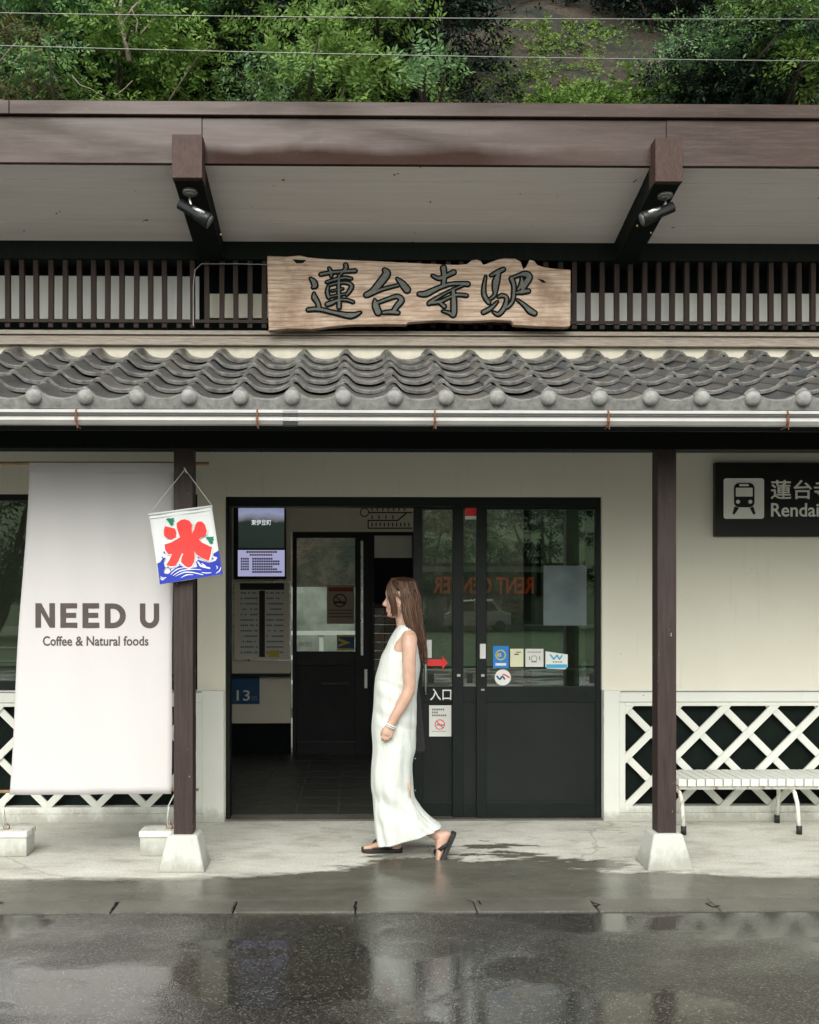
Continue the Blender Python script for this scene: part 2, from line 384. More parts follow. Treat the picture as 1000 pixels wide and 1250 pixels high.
b_ = m.mix(m.ramp(m.noise(2.4, c, 5), [(.45, 0), (.7, .4)]), b_, (.055, .05, .038))
m.set(Base_Color=b_, Roughness=m.mix(pud, (.42, .42, .42), (.2, .2, .2)), Specular_IOR_Level=.25, Coat_Weight=m.mix(pud, (.75, .75, .75), (1, 1, 1)), Coat_Roughness=.03, Coat_IOR=1.5)
cb2 = m.n('ShaderNodeBump'); cb2.inputs['Distance'].default_value = .006; m.l(m.mix(pud, (.27, .27, .27), (.022, .022, .022)), cb2.inputs['Strength']); m.l(m.math('ADD', m.math('MULTIPLY', vo.outputs['Distance'], -1.0), m.math('MULTIPLY', m.noise(60, c, 4), .8)), cb2.inputs['Height']); m.l(cb2.outputs[0], m.b.inputs['Coat Normal'])
bmpn = m.n('ShaderNodeBump'); bmpn.inputs['Distance'].default_value = .006
m.l(m.mix(pud, (.45, .45, .45), (.06, .06, .06)), bmpn.inputs['Strength'])
hh = m.math('ADD', m.math('MULTIPLY', vo.outputs['Distance'], -1.2), m.math('MULTIPLY', fine, .6)); m.l(hh, bmpn.inputs['Height'])
m.l(bmpn.outputs[0], m.b.inputs['Normal']); M['asphalt'] = m.m
M['soil'] = simple('ground_soil', (.05, .055, .028), .95, .4, .4, .3)
M['grass_ground'] = simple('grass_ground', (.045, .085, .022), .95, .4, .8, .3)
m = N('floor_tile'); info = m.n('ShaderNodeObjectInfo'); f = m.noise(6, m.co((1, 2, 1), kind='World'), 6, .7)
b_ = m.mix(m.ramp(f, [(.45, 0), (.7, .6)]), (.030, .034, .029), (.075, .072, .06))
m.set(Base_Color=b_, Roughness=m.ramp(f, [(.3, .3), (.7, .6)])); M['floor_tile'] = m.m
M['grout'] = simple('pale_grout', (.16, .155, .13), .9, .1, 5, .1)

def txt(body, size, loc, mat, parent=None, name='lettering', align='LEFT', sx=1.0, ext=.001, off=0.0, flip=False, rotz=0, bold=None):
    cu = bpy.data.curves.new(name, 'FONT'); cu.body = body; cu.size = size; cu.extrude = ext; cu.offset = off
    cu.align_x = align; cu.resolution_u = 3
    t = bpy.data.objects.new('t', cu); COL.objects.link(t); bpy.context.view_layer.update()
    me = bpy.data.meshes.new_from_object(t.evaluated_get(bpy.context.evaluated_depsgraph_get()))
    bpy.data.objects.remove(t); me.name = name
    me.materials.clear(); me.materials.append(mat)
    me.transform(Matrix.Diagonal((sx, 1, 1, 1))); me.transform(Matrix.Rotation(R(90), 4, 'X'))
    if rotz: me.transform(Matrix.Rotation(rotz, 4, 'Z'))
    o = bpy.data.objects.new(name, me); link(o, parent, loc); return o
def fit_txt(body, px0, px1, pyb, pyt, Y, mat, parent, name='lettering', off=0.0, ext=.001):
    """lettering whose ink fills the pixel box on plane Y"""
    a, b = P(px0, pyb, Y), P(px1, pyt, Y)
    o = txt(body, 1, (a.x, Y, a.z), mat, parent, name, ext=ext, off=off)
    me = o.data; co = np.empty(len(me.vertices)*3); me.vertices.foreach_get('co', co); co = co.reshape(-1, 3)
    mn, mx = co.min(0), co.max(0)
    co[:, 0] = (co[:, 0]-mn[0])*(b.x-a.x)/(mx[0]-mn[0]); co[:, 2] = (co[:, 2]-mn[2])*(b.z-a.z)/(mx[2]-mn[2])
    co[:, 1] = np.where(co[:, 1] < 0, -ext, ext)
    me.vertices.foreach_set('co', co.ravel()); me.update(); return o
def rect(mb, x0, x1, y0p, y1p, Y, th=.002):
    """pixel rectangle lying on plane Y, th thick towards the viewer"""
    a, b = P(x0, y1p, Y), P(x1, y0p, Y); mb.box(a.x, b.x, Y-th, Y, a.z, b.z); return mb
def stroke_poly(pts):
    """outline polygon of a brush stroke; pts (x,z,w)"""
    P2 = [Vector((p[0], p[1])) for p in pts]; W_ = [p[2]/2 for p in pts]
    # resample with Catmull-Rom
    Q, QW = [], []
    n = len(P2)
    for i in range(n-1):
        p0, p1, p2, p3 = P2[max(i-1, 0)], P2[i], P2[i+1], P2[min(i+2, n-1)]
        for k in range(5):
            t = k/5
            Q.append(.5*((2*p1)+(p2-p0)*t+(2*p0-5*p1+4*p2-p3)*t*t+(3*p1-p0-3*p2+p3)*t**3)); QW.append(W_[i]*(1-t)+W_[i+1]*t)
    Q.append(P2[-1]); QW.append(W_[-1])
    L, Rr = [], []
    for i, q in enumerate(Q):
        t = (Q[min(i+1, len(Q)-1)]-Q[max(i-1, 0)]).normalized(); nn = Vector((-t.y, t.x))
        L.append(q+nn*QW[i]); Rr.append(q-nn*QW[i])
    return Q, QW, L, Rr
def brush(mb, pts, y0, y1, grow=0):
    pts = [(a, b, c_+grow*2) for a, b, c_ in pts]
    Q, QW, L, Rr = stroke_poly(pts)
    n = len(Q); vs = []
    for y in (y0, y1):
        vs += [(p.x, y, p.y) for p in L] + [(p.x, y, p.y) for p in Rr]
    fs = []
    for i in range(n-1):
        fs.append((i, i+1, n+i+1, n+i)); fs.append((2*n+i, 3*n+i, 3*n+i+1, 2*n+i+1))
        fs.append((i, 2*n+i, 2*n+i+1, i+1)); fs.append((n+i, n+i+1, 3*n+i+1, 3*n+i))
    fs += [(0, n, 3*n, 2*n), (n-1, 2*n+n-1, 4*n-1, 2*n-1)]
    mb.add(vs, fs)
    for e in (0, -1):   # rounded ends, a hair behind
        mb.disc_y((Q[e].x, Q[e].y), QW[e]*.98, y0+.00012, y1, 12)

# ================================================================== LARGE STRUCTURE
# ---- ground
def sheet(name, x0, x1, y0, y1, z, mat, t=0.0):
    mb = MB().add([(x0, y0, z), (x1, y0, z), (x1, y1, z), (x0, y1, z)], [(0, 1, 2, 3)])
    return structure(mb.build(name, mat))
sheet('ground', -500, 500, -500, 500, -.045, M['soil'])
sheet('road', -60, 60, -16.5, -2.045, -.006, M['asphalt'])
structure(MB().box(-14, 16, -1.842, 6.2, -.04, 0).build('platform_slab', M['slab']))
kerb = bpy.data.objects.new('kerb', None); link(kerb, None, (0, -1.94, 0)); structure(kerb)
k0 = PX(140, -1.94); kw = PX(287, -1.94)-k0
kmb = MB().prism([(.004, -.04), (kw-.003, -.04), (kw-.003, -.004), (kw-.010, .001), (.012, .001), (.004, -.006)], -.1, .094)
kme = None
for i in range(-16, 18):
    loc = (k0+i*kw, -1.94, random.uniform(-.0015, .001))
    if kme is None: o = kmb.build('kerb_block', M['kerb'], kerb, shift=False, loc=loc); kme = o.data
    else: inst('kerb_block', kme, kerb, loc)
# broken corners: little dark chips at each joint
cb = MB()
for i in range(-16, 18):
    x = k0+i*kw; y = -1.90
    pts = [(x+random.uniform(-.035, .035), y+random.uniform(-.10, .05)) for _ in range(4)] if random.random() < .6 else [(x+random.uniform(-.006, .006), y-.1+.04*k_) for k_ in range(4)]
    for j in range(3):
        a, b = pts[j], pts[j+1]; wd = random.uniform(.002, .009)
        cb.add([(a[0]-wd, a[1], .0025), (a[0]+wd, a[1]-wd, .0025), (b[0]+wd, b[1], .0025+.0004*j), (b[0]-wd, b[1]+wd, .0025+.0004*j)], [(0, 1, 2, 3)])
ob = cb.build('joint_gap', M['dark_void'], kerb); stuff(ob)

# ---- the station
ST = thing('station_building', 'old japanese station house with grey tiled lean-to roof and cream walls', 'station', (0, 0, 0))
def part(mb, name, mat, parent=None, **k): return mb.build(name, mat, parent or ST, **k)
XL, XR = -6.5, 7.5
oL, oR = PX(275, 0), PX(735, 0); oT = PZ(606, 0)
wL, wR = -4.2, PX(241, 0)      # left window span
wT, wB = PZ(603, 0, 120), PZ(842, 0, 120)
wallb = MB()
TOPZ = 3.2
wallb.box(XL, wL, 0, .16, 0, TOPZ)
wallb.box(wL, wR, 0, .16, wT, TOPZ)
wallb.box(wR, oL, 0, .16, .0, TOPZ)
wallb.box(oL, oR, 0, .16, oT, TOPZ)
wallb.box(oR, XR, 0, .16, PZ(842, 0, 850), TOPZ)
part(wallb, 'wall', M['plaster'])
# lower dado: pilaster faces, sill rail, plinth
lz1 = PZ(862, -.03, 880); lz0 = PZ(984, -.03, 880); capz = PZ(842, 0, 880)
lx0 = PX(764, -.03)
llx1 = PX(239, -.03)
for side in (0, 1):
    d = MB()
    if side:
        a, b = oR+.005, XR
        d.box(a, lx0-.045, -.035, .10, .0, capz)              # pilaster
        d.box(lx0-.045, b, -.035, .10, lz1+.03, capz-.0)
        d.box(lx0-.045, b, -.035, .10, 0, lz0-.045)
        d.box(lx0-.045, lx0, -.022, .10, lz0-.045, lz1+.03)
        d.box(lx0, b, -.022, .10, lz1, lz1+.03); d.box(lx0, b, -.022, .10, lz0-.045, lz0)
    else:
        a, b = XL, oL-.005
        d.box(llx1+.045, b, -.035, .0-.002, .0, capz)
        d.box(a, llx1+.045, -.035, .10, lz1+.03, capz)
        d.box(a, llx1+.045, -.035, .10, 0, lz0-.045)
        d.box(llx1, llx1+.045, -.022, -.002, lz0-.045, lz1+.03)
        d.box(a, llx1, -.022, .10, lz1, lz1+.03); d.box(a, llx1, -.022, .10, lz0-.045, lz0)
    part(d, 'dado_frame', M['white_wood'], bevel=.003)
    bx = MB().box(*( (lx0, XR) if side else (XL, wR-.001) ), .055, .09, lz0-.03, lz1+.02); part(bx, 'dado_backing', M['dark_void'])
    t = MB().box(*((lx0-.04, XR) if side else (XL, llx1+.04)), -.040, -.0352, capz-.012, capz-.006); part(t, 'painted_shadow_line', M['grey_print'])  # thin grey strip painting a shadow line below the cap
    # diagonal lattice bars: 45 degree laths in two layers
    pit = .341 * 1.0; h = lz1-lz0; hw = .024
    x0, x1 = (lx0, XR) if side else (XL, llx1)
    start = PX(568 + 300, -.03) if side else PX(202/3.571, -.03)
    # crossings on the bottom rail are known from the picture: one lies at 'start'
    if side: start = PX(730+575/3.70, -.03)
    else: start = PX(200/3.571, -.03)
    pit = (PX(730+795/3.70, -.03)-PX(730+575/3.70, -.03))
    for dr in (1, -1):
        k = -40
        while k < 40:
            xb = start+k*pit; k += 1
            # bar from (xb,lz0) rising in direction dr at slope sl
            sl = 1.0; xt = xb+dr*h/sl
            poly = [(xb-hw*1.41, lz0), (xb+hw*1.41, lz0), (xt+hw*1.41, lz1), (xt-hw*1.41, lz1)]
            def clipx(pl, xc, keep_greater):
                out = []
                for i in range(len(pl)):
                    A, B = pl[i], pl[(i+1) % len(pl)]
                    ia = (A[0] >= xc) == keep_greater; ib = (B[0] >= xc) == keep_greater
                    if ia: out.append(A)
                    if ia != ib:
                        tt = (xc-A[0])/(B[0]-A[0]); out.append((xc, A[1]+tt*(B[1]-A[1])))
                return out
            poly = clipx(poly, x0, True); poly = clipx(poly, x1, False) if len(poly) > 2 else poly
            if len(poly) < 3: continue
            yy = (-.018, .0) if dr == 1 else (.0005, .018)
            part(MB().prism(poly, *yy), 'lattice_bar', M['white_wood'])

# left window
fw = MB(); fy0, fy1 = .02, .09
fw.box(wL, wR, fy0, fy1, wT-.045, wT); fw.box(wL, wR, fy0, fy1, wB, wB+.06)
fw.box(wR-.045, wR, fy0, fy1, wB+.06, wT-.045); fw.box(wL, wL+.05, fy0, fy1, wB+.06, wT-.045)
mx_ = PX(120, 0); fw.box(mx_-.03, mx_+.03, fy0, fy1, wB+.06, wT-.045)
win = part(fw, 'window_frame', M['alu'], bevel=.003)
part(MB().box(wL+.05, mx_-.03, .05, .056, wB+.06, wT-.045), 'window_pane', M['glass'], win)
part(MB().box(mx_+.03, wR-.045, .05, .056, wB+.06, wT-.045), 'window_pane', M['glass'], win)

# ---- posts on white footings, beam
for px0, px1 in ((212, 235.5), (803, 826)):
    a, b = PX(px0, -1.25), PX(px1, -1.25)
    zb = PZ(1018, -1.25)
    o = part(MB().box(a, b, -1.25, -1.14, zb-.002, 2.45), 'post', M['post'], bevel=.004)
    cx = (a+b)/2; cyy = -1.195; s1, s0 = .083, .132
    ft = MB().add([(cx-s0, cyy-s0, -.002), (cx+s0, cyy-s0, -.002), (cx+s0, cyy+s0, -.002), (cx-s0, cyy+s0, -.002),
                   (cx-s1, cyy-s1, zb), (cx+s1, cyy-s1, zb), (cx+s1, cyy+s1, zb), (cx-s1, cyy+s1, zb)],
                  [(0, 3, 2, 1), (4, 5, 6, 7), (0, 1, 5, 4), (1, 2, 6, 5), (2, 3, 7, 6), (3, 0, 4, 7)])
    part(ft, 'post_footing', M['concrete_white'], bevel=.012)
for cx in (PX(219-586, -1.25), PX(814.5+586, -1.25)):
    part(MB().box(cx-.055, cx+.055, -1.25, -1.14, .2, 2.45), 'post', M['post'], bevel=.004)
beam_b = PZ(548, -1.26, 500)
part(MB().box(XL, XR, -1.262, -1.128, beam_b, 2.62), 'beam', M['dark_wood'], bevel=.004)
nb = MB()
for px in (255, 262, 319, 355, 402, 435, 504, 545, 603, 628, 700, 912):
    q = P(px, 548, -1.2); nb.tube([(q.x, -1.2, beam_b+.01), (q.x+random.uniform(-.003, .003), -1.2, beam_b-.012)], .0018, 5)
stuff(part(nb, 'nail', M['dark_wood']))

# ---- tiled lean-to roof
EY, EZ = -1.74, 2.535      # eave line of the tile surface (trough)
TY, TZ = -.37, 3.105
sl = math.atan2(TZ-EZ, TY-EY); rl = math.hypot(TZ-EZ, TY-EY)
NR = 6; ex = rl/NR
TR = part(MB().add([(XL, EY+.02, EZ-.05), (XR, EY+.02, EZ-.05), (XR, .0, TZ+.10), (XL, .0, TZ+.10),
                    (XL, EY+.02, EZ-.075), (XR, EY+.02, EZ-.075), (XR, .0, TZ+.07), (XL, .0, TZ+.07)],
                   [(0, 1, 2, 3), (7, 6, 5, 4), (0, 4, 5, 1), (1, 5, 6, 2), (2, 6, 7, 3), (3, 7, 4, 0)]), 'tiled_roof', M['dark_wood'])
ball0, ballp = PX(40.5, EY-.03), (PX(982, EY-.03)-PX(40.5, EY-.03))/15
def prof(u):
    # u in tile widths, hump at u=0, trough near .55
    hump = .050*math.exp(-((u)/.155)**2); hump2 = .026*math.exp(-((u-1.0)/.20)**2)
    tr = -.012*math.exp(-((u-.52)/.27)**2)
    return hump+hump2+tr
nu = 18; us = [-.15+1.15*i/nu for i in range(nu+1)]
tm = MB(); Lt = ex+.05; th = .016
top = []; 
rings = []
for v, lift in ((0.0, .033), (.010, .037), (Lt, .003)):
    rings.append([(u*ballp, v, prof(u)+lift) for u in us])
bot = [[(u*ballp, v, prof(u)+lift-th) for u in us] for v, lift in ((0.0, .033), (.010, .037), (Lt, .003))]
vs_ = [p for r in rings for p in r]+[p for r in bot for p in r]; n1_ = nu+1; fs_ = []
for r_ in range(2):
    for i in range(nu):
        fs_.append((r_*n1_+i, r_*n1_+i+1, (r_+1)*n1_+i+1, (r_+1)*n1_+i))
        fs_.append((3*n1_+r_*n1_+i, 3*n1_+(r_+1)*n1_+i, 3*n1_+(r_+1)*n1_+i+1, 3*n1_+r_*n1_+i+1))
for i in range(nu): fs_.append((i, 3*n1_+i, 3*n1_+i+1, i+1))
for r_ in range(2):
    fs_.append((r_*n1_, (r_+1)*n1_, 3*n1_+(r_+1)*n1_, 3*n1_+r_*n1_)); fs_.append((r_*n1_+nu, 3*n1_+r_*n1_+nu, 3*n1_+(r_+1)*n1_+nu, (r_+1)*n1_+nu))
tm.add(vs_, fs_)
tme = bpy.data.meshes.new('tile'); tme.from_pydata(tm.v, [], tm.f); tme.materials.append(M['tile']); tme.materials.append(M['tile_rim'])
RIM = {i for i, f_ in enumerate(tm.f) if all(tm.v[q_][1] < .011 for q_ in f_)}
for i in RIM: tme.polygons[i].material_index = 1
tme.update()
# eave tile: same body with a drooping rim; plus ball cap
em = MB(); em.add(tm.v, tm.f)
rimt = [(u*ballp, prof(u)+.033) for u in us]
low = [(u*ballp, min(prof(u)+.012, .0)-.030+.010*math.sin(math.pi*(u+.15)/1.15)*-1) for u in us]
vs_ = [(x, -.012, z) for x, z in rimt]+[(x, -.012, z) for x, z in low]+[(x, .004, z) for x, z in rimt]+[(x, .004, z) for x, z in low]
fs_ = []
for i in range(nu):
    fs_ += [(i, n1_+i, n1_+i+1, i+1), (i, i+1, 2*n1_+i+1, 2*n1_+i), (n1_+i, 3*n1_+i, 3*n1_+i+1, n1_+i+1), (2*n1_+i, 2*n1_+i+1, 3*n1_+i+1, 3*n1_+i)]
em.add(vs_, fs_)
eme = bpy.data.meshes.new('eave_tile'); eme.from_pydata(em.v, [], em.f); eme.materials.append(M['tile']); eme.materials.append(M['tile_end']); eme.materials.append(M['tile_rim'])
eme.update()
for p in eme.polygons:
    if p.index >= len(tm.f): p.material_index = 1
    elif p.index in RIM: p.material_index = 2
bme = None
bm_ = MB().sphere((0, 0, 0), .043, 18, 12, (1, .75, 1)); bmat = M['tile_end']
c0 = -9; c1 = 25
for k in range(c0, c1):
    x = ball0+k*ballp
    for r_ in range(NR):
        yy = EY+math.cos(sl)*ex*r_; zz_ = EZ+math.sin(sl)*ex*r_
        j = (random.uniform(-.004, .004), random.uniform(-.005, .005), random.uniform(-.002, .003))
        inst('roof_tile', eme if r_ == 0 else tme, TR, (x+j[0], yy+j[1]*(r_ > 0), zz_+j[2]), (sl+random.uniform(-.008, .008), random.uniform(-.006, .006), random.uniform(-.008, .008)))
    loc = (x, EY-.02, EZ+.028)
    if bme is None: o = bm_.build('ball_cap', bmat, TR, True, loc=loc, shift=False); bme = o.data
    else: inst('ball_cap', bme, TR, loc, (0, random.uniform(-3, 3), 0))
# mortar bed and ridge flashing courses
part(MB().prism_x([(TY-.015, TZ-.03), (TY+.05, TZ-.03), (TY+.05, TZ+.068), (TY-.015, TZ+.066)], XL, XR), 'mortar_bed', M['mortar'], TR)
q = .0
zc = TZ+.066
for i, (hh_, pr) in enumerate(((.028, .055), (.020, .040), (.022, .028), (.012, .045), (.024, .02))):
    x = XL+i*.37
    part(MB().box(XL, XR, TY-pr, TY+.3, zc+.003, zc+hh_), 'flashing_course', M['flashing'], TR, bevel=.002); zc += hh_
flash_top = zc
# underside rafters of the lean-to
for k in range(-14, 17):
    x = k*.455+.1
    part(MB().prism_x([(EY+.04, EZ-.14), (EY+.04, EZ-.075), (-.002, TZ+.055), (-.002, TZ-.02)], x-.025, x+.025), 'rafter', M['dark_wood'], TR)
# fascia board behind gutter
part(MB().box(XL, XR, EY+.0, EY+.02, EZ-.14, EZ-.03), 'eave_board', M['dark_wood'], TR)

# ---- gutter
GY = -1.83; gz1 = PZ(503, GY, 450); gz0 = PZ(520, GY, 450)
gp = []
hgt = gz1-gz0
prof_g = [(-.035, hgt), (-.043, hgt), (-.043, hgt-.012), (-.037, hgt-.016), (-.040, hgt*.62), (-.036, hgt*.56), (-.038, hgt*.30), (-.022, .004), (0, 0), (.022, .006), (.036, .03), (.038, hgt)]
prof_g2 = [(p[0]*.93, p[1]+.003) for p in prof_g[::-1]]
G = part(MB().prism_x([(GY+a, gz0+b) for a, b in prof_g]+[(GY+a, gz0+b) for a, b in prof_g2], XL, XR), 'gutter', M['gutter'])
part(MB().box(XL, XR, GY-.0445, GY-.0405, gz0+hgt*.60, gz0+hgt*.66), 'bead_line', M['gutter_dark'], G)
part(MB().box(XL, XR, GY-.0455, GY-.0432, gz0+hgt-.020, gz0+hgt-.014), 'bead_line', M['gutter_dark'], G)
for px in (-120, 96, 315, 530, 740, 957, 1170):
    x = PX(px, GY); b = MB()
    b.tube([(x, GY+.04, gz1+.015), (x, GY-.03, gz1+.006), (x, GY-.050, gz1-.005), (x+.002, GY-.049, gz0+.02), (x, GY-.03, gz0-.006), (x, GY+.03, gz0-.008)], .0045, 6)
    b.box(x-.006, x+.006, GY-.056, GY-.046, gz0+.012, gz0+.035); b.tube([(x+.004, GY-.045, gz0+.01), (x+.006, GY-.044, gz0-.022)], .003, 5)
    part(b, 'gutter_bracket', M['rust'], G)
x0_, x1_ = PX(346, GY), PX(364, GY)
part(MB().prism_x([(GY+a*1.06, gz0-.003+b*1.03) for a, b in prof_g], x0_, x1_), 'joint_collar', M['grey_metal'], G)

# ---- upper wall with clerestory slats
UY = -.30
uz0 = flash_top-.02; uz1 = PZ(290, UY, 450)
part(MB().box(XL, XR, UY+.10, UY+.2, TZ-.05, uz1+.4), 'upper_wall', M['slat_back'])
pw = MB()
rect(pw, -700, 243.5, 338, 387, UY+.10, .012); part(pw, 'white_infill', M['infill'])
pw = MB(); rect(pw, 251, 470, 360, 388.5, UY+.10, .012); part(pw, 'white_infill', M['plaster'])
pw = MB(); rect(pw, 560, 1700, 362, 396, UY+.10, .012); part(pw, 'white_infill', M['infill'])
part(MB().box(XL, XR, UY-.085, UY+.10, PZ(317, UY-.085, 450), uz1+.06), 'head_rail', M['dark_wood'])
sr = MB().box(XL, XR, UY-.03, UY+.08, flash_top+.002, PZ(404, UY, 200)); part(sr, 'sill_rail', M['dark_wood'])
wd = .031; smesh = None
sz0 = PZ(402, UY, 100)-.004; sz1 = uz1-.095
xs = []
x = PX(11, UY-.04); pit = .0925
while x > XL: x -= pit
while x < XR: xs.append(x); x += pit
zj = sz1-sz0
for x in xs:
    loc = (x+random.uniform(-.003, .003), UY-.05, sz0)
    if smesh is None:
        o = MB().box(-wd/2, wd/2, -.016, .016, -.0, zj).build('lattice_slat', M['slat'], ST, loc=loc, shift=False); smesh = o.data
    else: inst('lattice_slat', smesh, ST, loc, (0, random.uniform(-.006, .006), 0))
part(MB().box(XL, XR, UY-.075, UY-.0705, sz0+.03, sz0+.05), 'slat_rail', M['slat'])
# bare wire along the slats
wr = MB(); wr.tube([P(236, 398, UY-.09), P(236, 350, UY-.09), P(238, 330, UY-.09), P(246, 322, UY-.09), P(290, 322, UY-.09), P(330, 323, UY-.09)], .003, 6)
part(wr, 'cable', M['grey_metal'])

# ---- upper canopy: soffit boards, rafters, fascia
SY0, SY1 = -1.18, -.32
sz_f, sz_r = PZ(201, -1.2, 500), PZ(297, -.37, 500)
def soz(y): return sz_r+(sz_f-sz_r)*(y+.37)/(-1.2+.37)
nbd = 6
for i in range(nbd):
    a = SY0+(SY1-SY0)*i/nbd; b = SY0+(SY1-SY0)*(i+1)/nbd-.003
    dz = random.uniform(-.002, .002)
    part(MB().prism_x([(a, soz(a)+dz), (b, soz(b)+dz), (b, soz(b)+.02), (a, soz(a)+.02)], XL, XR), 'soffit_board', M['soffit'])
fz1 = PZ(144, -1.2, 300); ftop = PZ(127, -1.2, 300)
seams = [XL, PX(247, -1.2), PX(813, -1.2), XR]
for i in range(3):
    part(MB().box(seams[i]+.001, seams[i+1]-.001, -1.212+.003*(i == 1), -1.18, sz_f-.004, fz1-.004), 'fascia_panel', M['metal_brown'], bevel=.002)
seams2 = [XL, PX(12, -1.22), XR]
for i in range(2):
    part(MB().box(seams2[i]+.001, seams2[i+1]-.001, -1.235, -1.17, fz1, ftop), 'fascia_cap', M['metal_brown'], bevel=.004)
part(MB().box(XL, XR, -1.208, -1.19, fz1-.006, fz1), 'fascia_groove', M['dark_void'])
# roof sheet behind the fascia
part(MB().prism_x([(-1.17, ftop-.03), (-1.17, ftop-.01), (3.2, ftop+.5), (3.2, ftop+.4)], XL, XR), 'roof_sheet', M['metal_brown'])
part(MB().box(XL, XR, SY0+.01, 3.2, uz1+.36, uz1+.38), 'roof_deck', M['dark_wood'])
RAF = []
for pa, pb in ((210, 247), (800, 833.5)):
    ye = -1.30
    a = PX(pa, ye); b = PX(pb, ye); zt = PZ(164, ye, (pa+pb)/2) if pa < 500 else PZ(168, ye, 815); zb = PZ(217, ye, 228) if pa < 500 else PZ(221.5, ye, 815)
    zr = zb-.16
    part(MB().prism_x([(ye+.02, zb), (ye+.02, zt), (-.30, zt-.03), (-.30, zr)], a+.004, b-.004), 'canopy_rafter', M['dark_wood'])
    part(MB().box(a, b, ye-.004, ye+.12, zb-.002, zt), 'rafter_end', M['rafter_end'], bevel=.003)
    RAF.append(((a+b)/2, ye, zb, zr))
for sx_ in (-1, 1):
    cx = RAF[0][0]-2.73 if sx_ < 0 else RAF[1][0]+2.73
    part(MB().prism_x([(-1.28, RAF[0][2]), (-1.28, RAF[0][2]+.25), (-.30, RAF[0][2]+.22), (-.30, RAF[0][3])], cx-.08, cx+.08), 'canopy_rafter', M['dark_wood'])

# ---- entrance: aluminium frame and sliding doors
fr = MB(); y0, y1 = .03, .15
hz = PZ(618, 0, 600)
fr.box(oL, oR, y0, y1, hz, oT); fr.box(oL, oL+.028, y0, y1, 0.004, hz); fr.box(oR-.03, oR, y0, y1, 0.004, hz)
part(fr, 'door_frame', M['alu'], bevel=.003)
part(MB().box(oL, oR, .0, .17, .0005, .012), 'threshold', M['kerb'])
thr = MB()
# returns of the opening
def leaf(px0, px1, Y, st0, st1, name='sliding_door', glassy=True):
    """door leaf between pixel columns, stile widths in px"""
    a, b = PX(px0, Y), PX(px1, Y); s0 = PX(px0+st0, Y); s1 = PX(px1-st1, Y); pxm = (px0+px1)/2
    zt = hz-.001; zb = .014
    g1 = PZ(622, Y, pxm); g0 = PZ(838, Y, pxm); r0 = PZ(857, Y, pxm); k1 = PZ(980, Y, pxm)
    f = MB(); f.box(a, s0, Y, Y+.035, zb, zt); f.box(s1, b, Y, Y+.035, zb, zt)
    f.box(s0, s1, Y+.001, Y+.034, g1, zt-.0005); f.box(s0, s1, Y+.001, Y+.034, r0, g0); f.box(s0, s1, Y+.001, Y+.034, zb, k1)
    f.box(s0, s1, Y+.0005, Y+.004, k1-.003, k1+.002)
    o = part(f, name, M['alu'], bevel=.002)
    part(MB().box(s0, s1, Y+.012, Y+.028, k1, r0), 'door_panel', M['door_panel'], o)
    part(MB().box(s0, s1, Y+.015, Y+.021, g0, g1), 'glass_pane', M['glass'], o)
    return o
D1 = leaf(505, 566, .095, 11, 13)
D2 = leaf(553, 595, .055, 13, 13)
D3 = leaf(582, 735, .035, 12, 8)
D3b = leaf(640, 727, .115, 9, 12)          # leaf parked behind the right-hand one
# pull bar
hb = MB(); a = P(519.5, 775, .07); b = P(519.5, 848, .07)
hb.tube([(a.x, .055, a.z), (b.x, .055, b.z)], .0075, 10); hb.tube([(a.x, .055, a.z-.03), (a.x, .1, a.z-.03)], .006, 8); hb.tube([(a.x, .055, b.z+.03), (a.x, .1, b.z+.03)], .006, 8)
part(hb, 'pull_bar', M['steel'], D1, smooth=True)
# small hardware
def plate(px0, px1, py0, py1, Y, mat, name, parent, th=.003):
    return part(rect(MB(), px0, px1, py0, py1, Y, th), name, mat, parent)
plate(586, 593, 786, 804, .034, M['paper'], 'lock_label', D3)
plate(587.5, 591.5, 823, 826, .034, M['steel'], 'keyhole', D3); plate(587.5, 591.5, 841, 843, .034, M['steel'], 'keyhole', D3)
plate(558, 562, 823, 826, .054, M['steel'], 'keyhole', D2)
plate(710, 715, 808, 841, .112, M['steel'], 'handle_plate', D3b); plate(715, 724, 831, 835, .112, M['steel'], 'handle_plate', D3b)
for px0, px1, Y, D in ((522, 530, .108, D1), (570, 577, .067, D2), (720, 727, .047, D3)): plate(px0, px1, 822, 834, Y, M['black'], 'finger_pull', D)
for px in (507, ): 
    for py in (926, 965): part(MB().sphere(P(px, py, .09), .006, 8, 6), 'rivet', M['steel'], D1)
YG = .050-.0005
# red strip sticker, arrow, lettering 入口, no smoking notice
plate(568, 582, 620, 630, .054, M['red'], 'red_sticker', D2); plate(568, 582, 630, 634, .054, M['paper'], 'sticker_base', D2)
ar = [(522, 805), (540, 805), (540, 801), (547, 809), (540, 817), (540, 813), (522, 813)]
part(MB().prism([tuple(P(x, y, .107)[i] for i in (0, 2)) for x, y in ar], .105, .109), 'red_arrow', M['red'], D1)
fit_txt('入口', 525, 551, 855, 840.5, .0925, M['white'], D1, 'entrance_lettering', off=.012)
plate(521, 527, 781, 803, .109, M['paper'], 'small_notice', D1)
n0 = plate(524, 551, 861, 899, .094, M['paper'], 'smoking_notice', D1)
nm = MB()
for r_, (c_, w_) in enumerate(((16, 2.0), (9, 2.0), (19, 2.0))):
    for k in range(int(c_/2.4)): rect(nm, 527.5+k*2.6, 529.3+k*2.6, 865+r_*3.6, 867.2+r_*3.6, .0905, .0012)
for k in range(7): rect(nm, 528+k*2.4, 529.6+k*2.4, 892.4, 893.2, .0905, .0012)
nm.box(P(533, 0, .0905).x, P(542, 0, .0905).x, .0893, .0905, PZ(885.6, .09, 537), PZ(884.4, .09, 537))
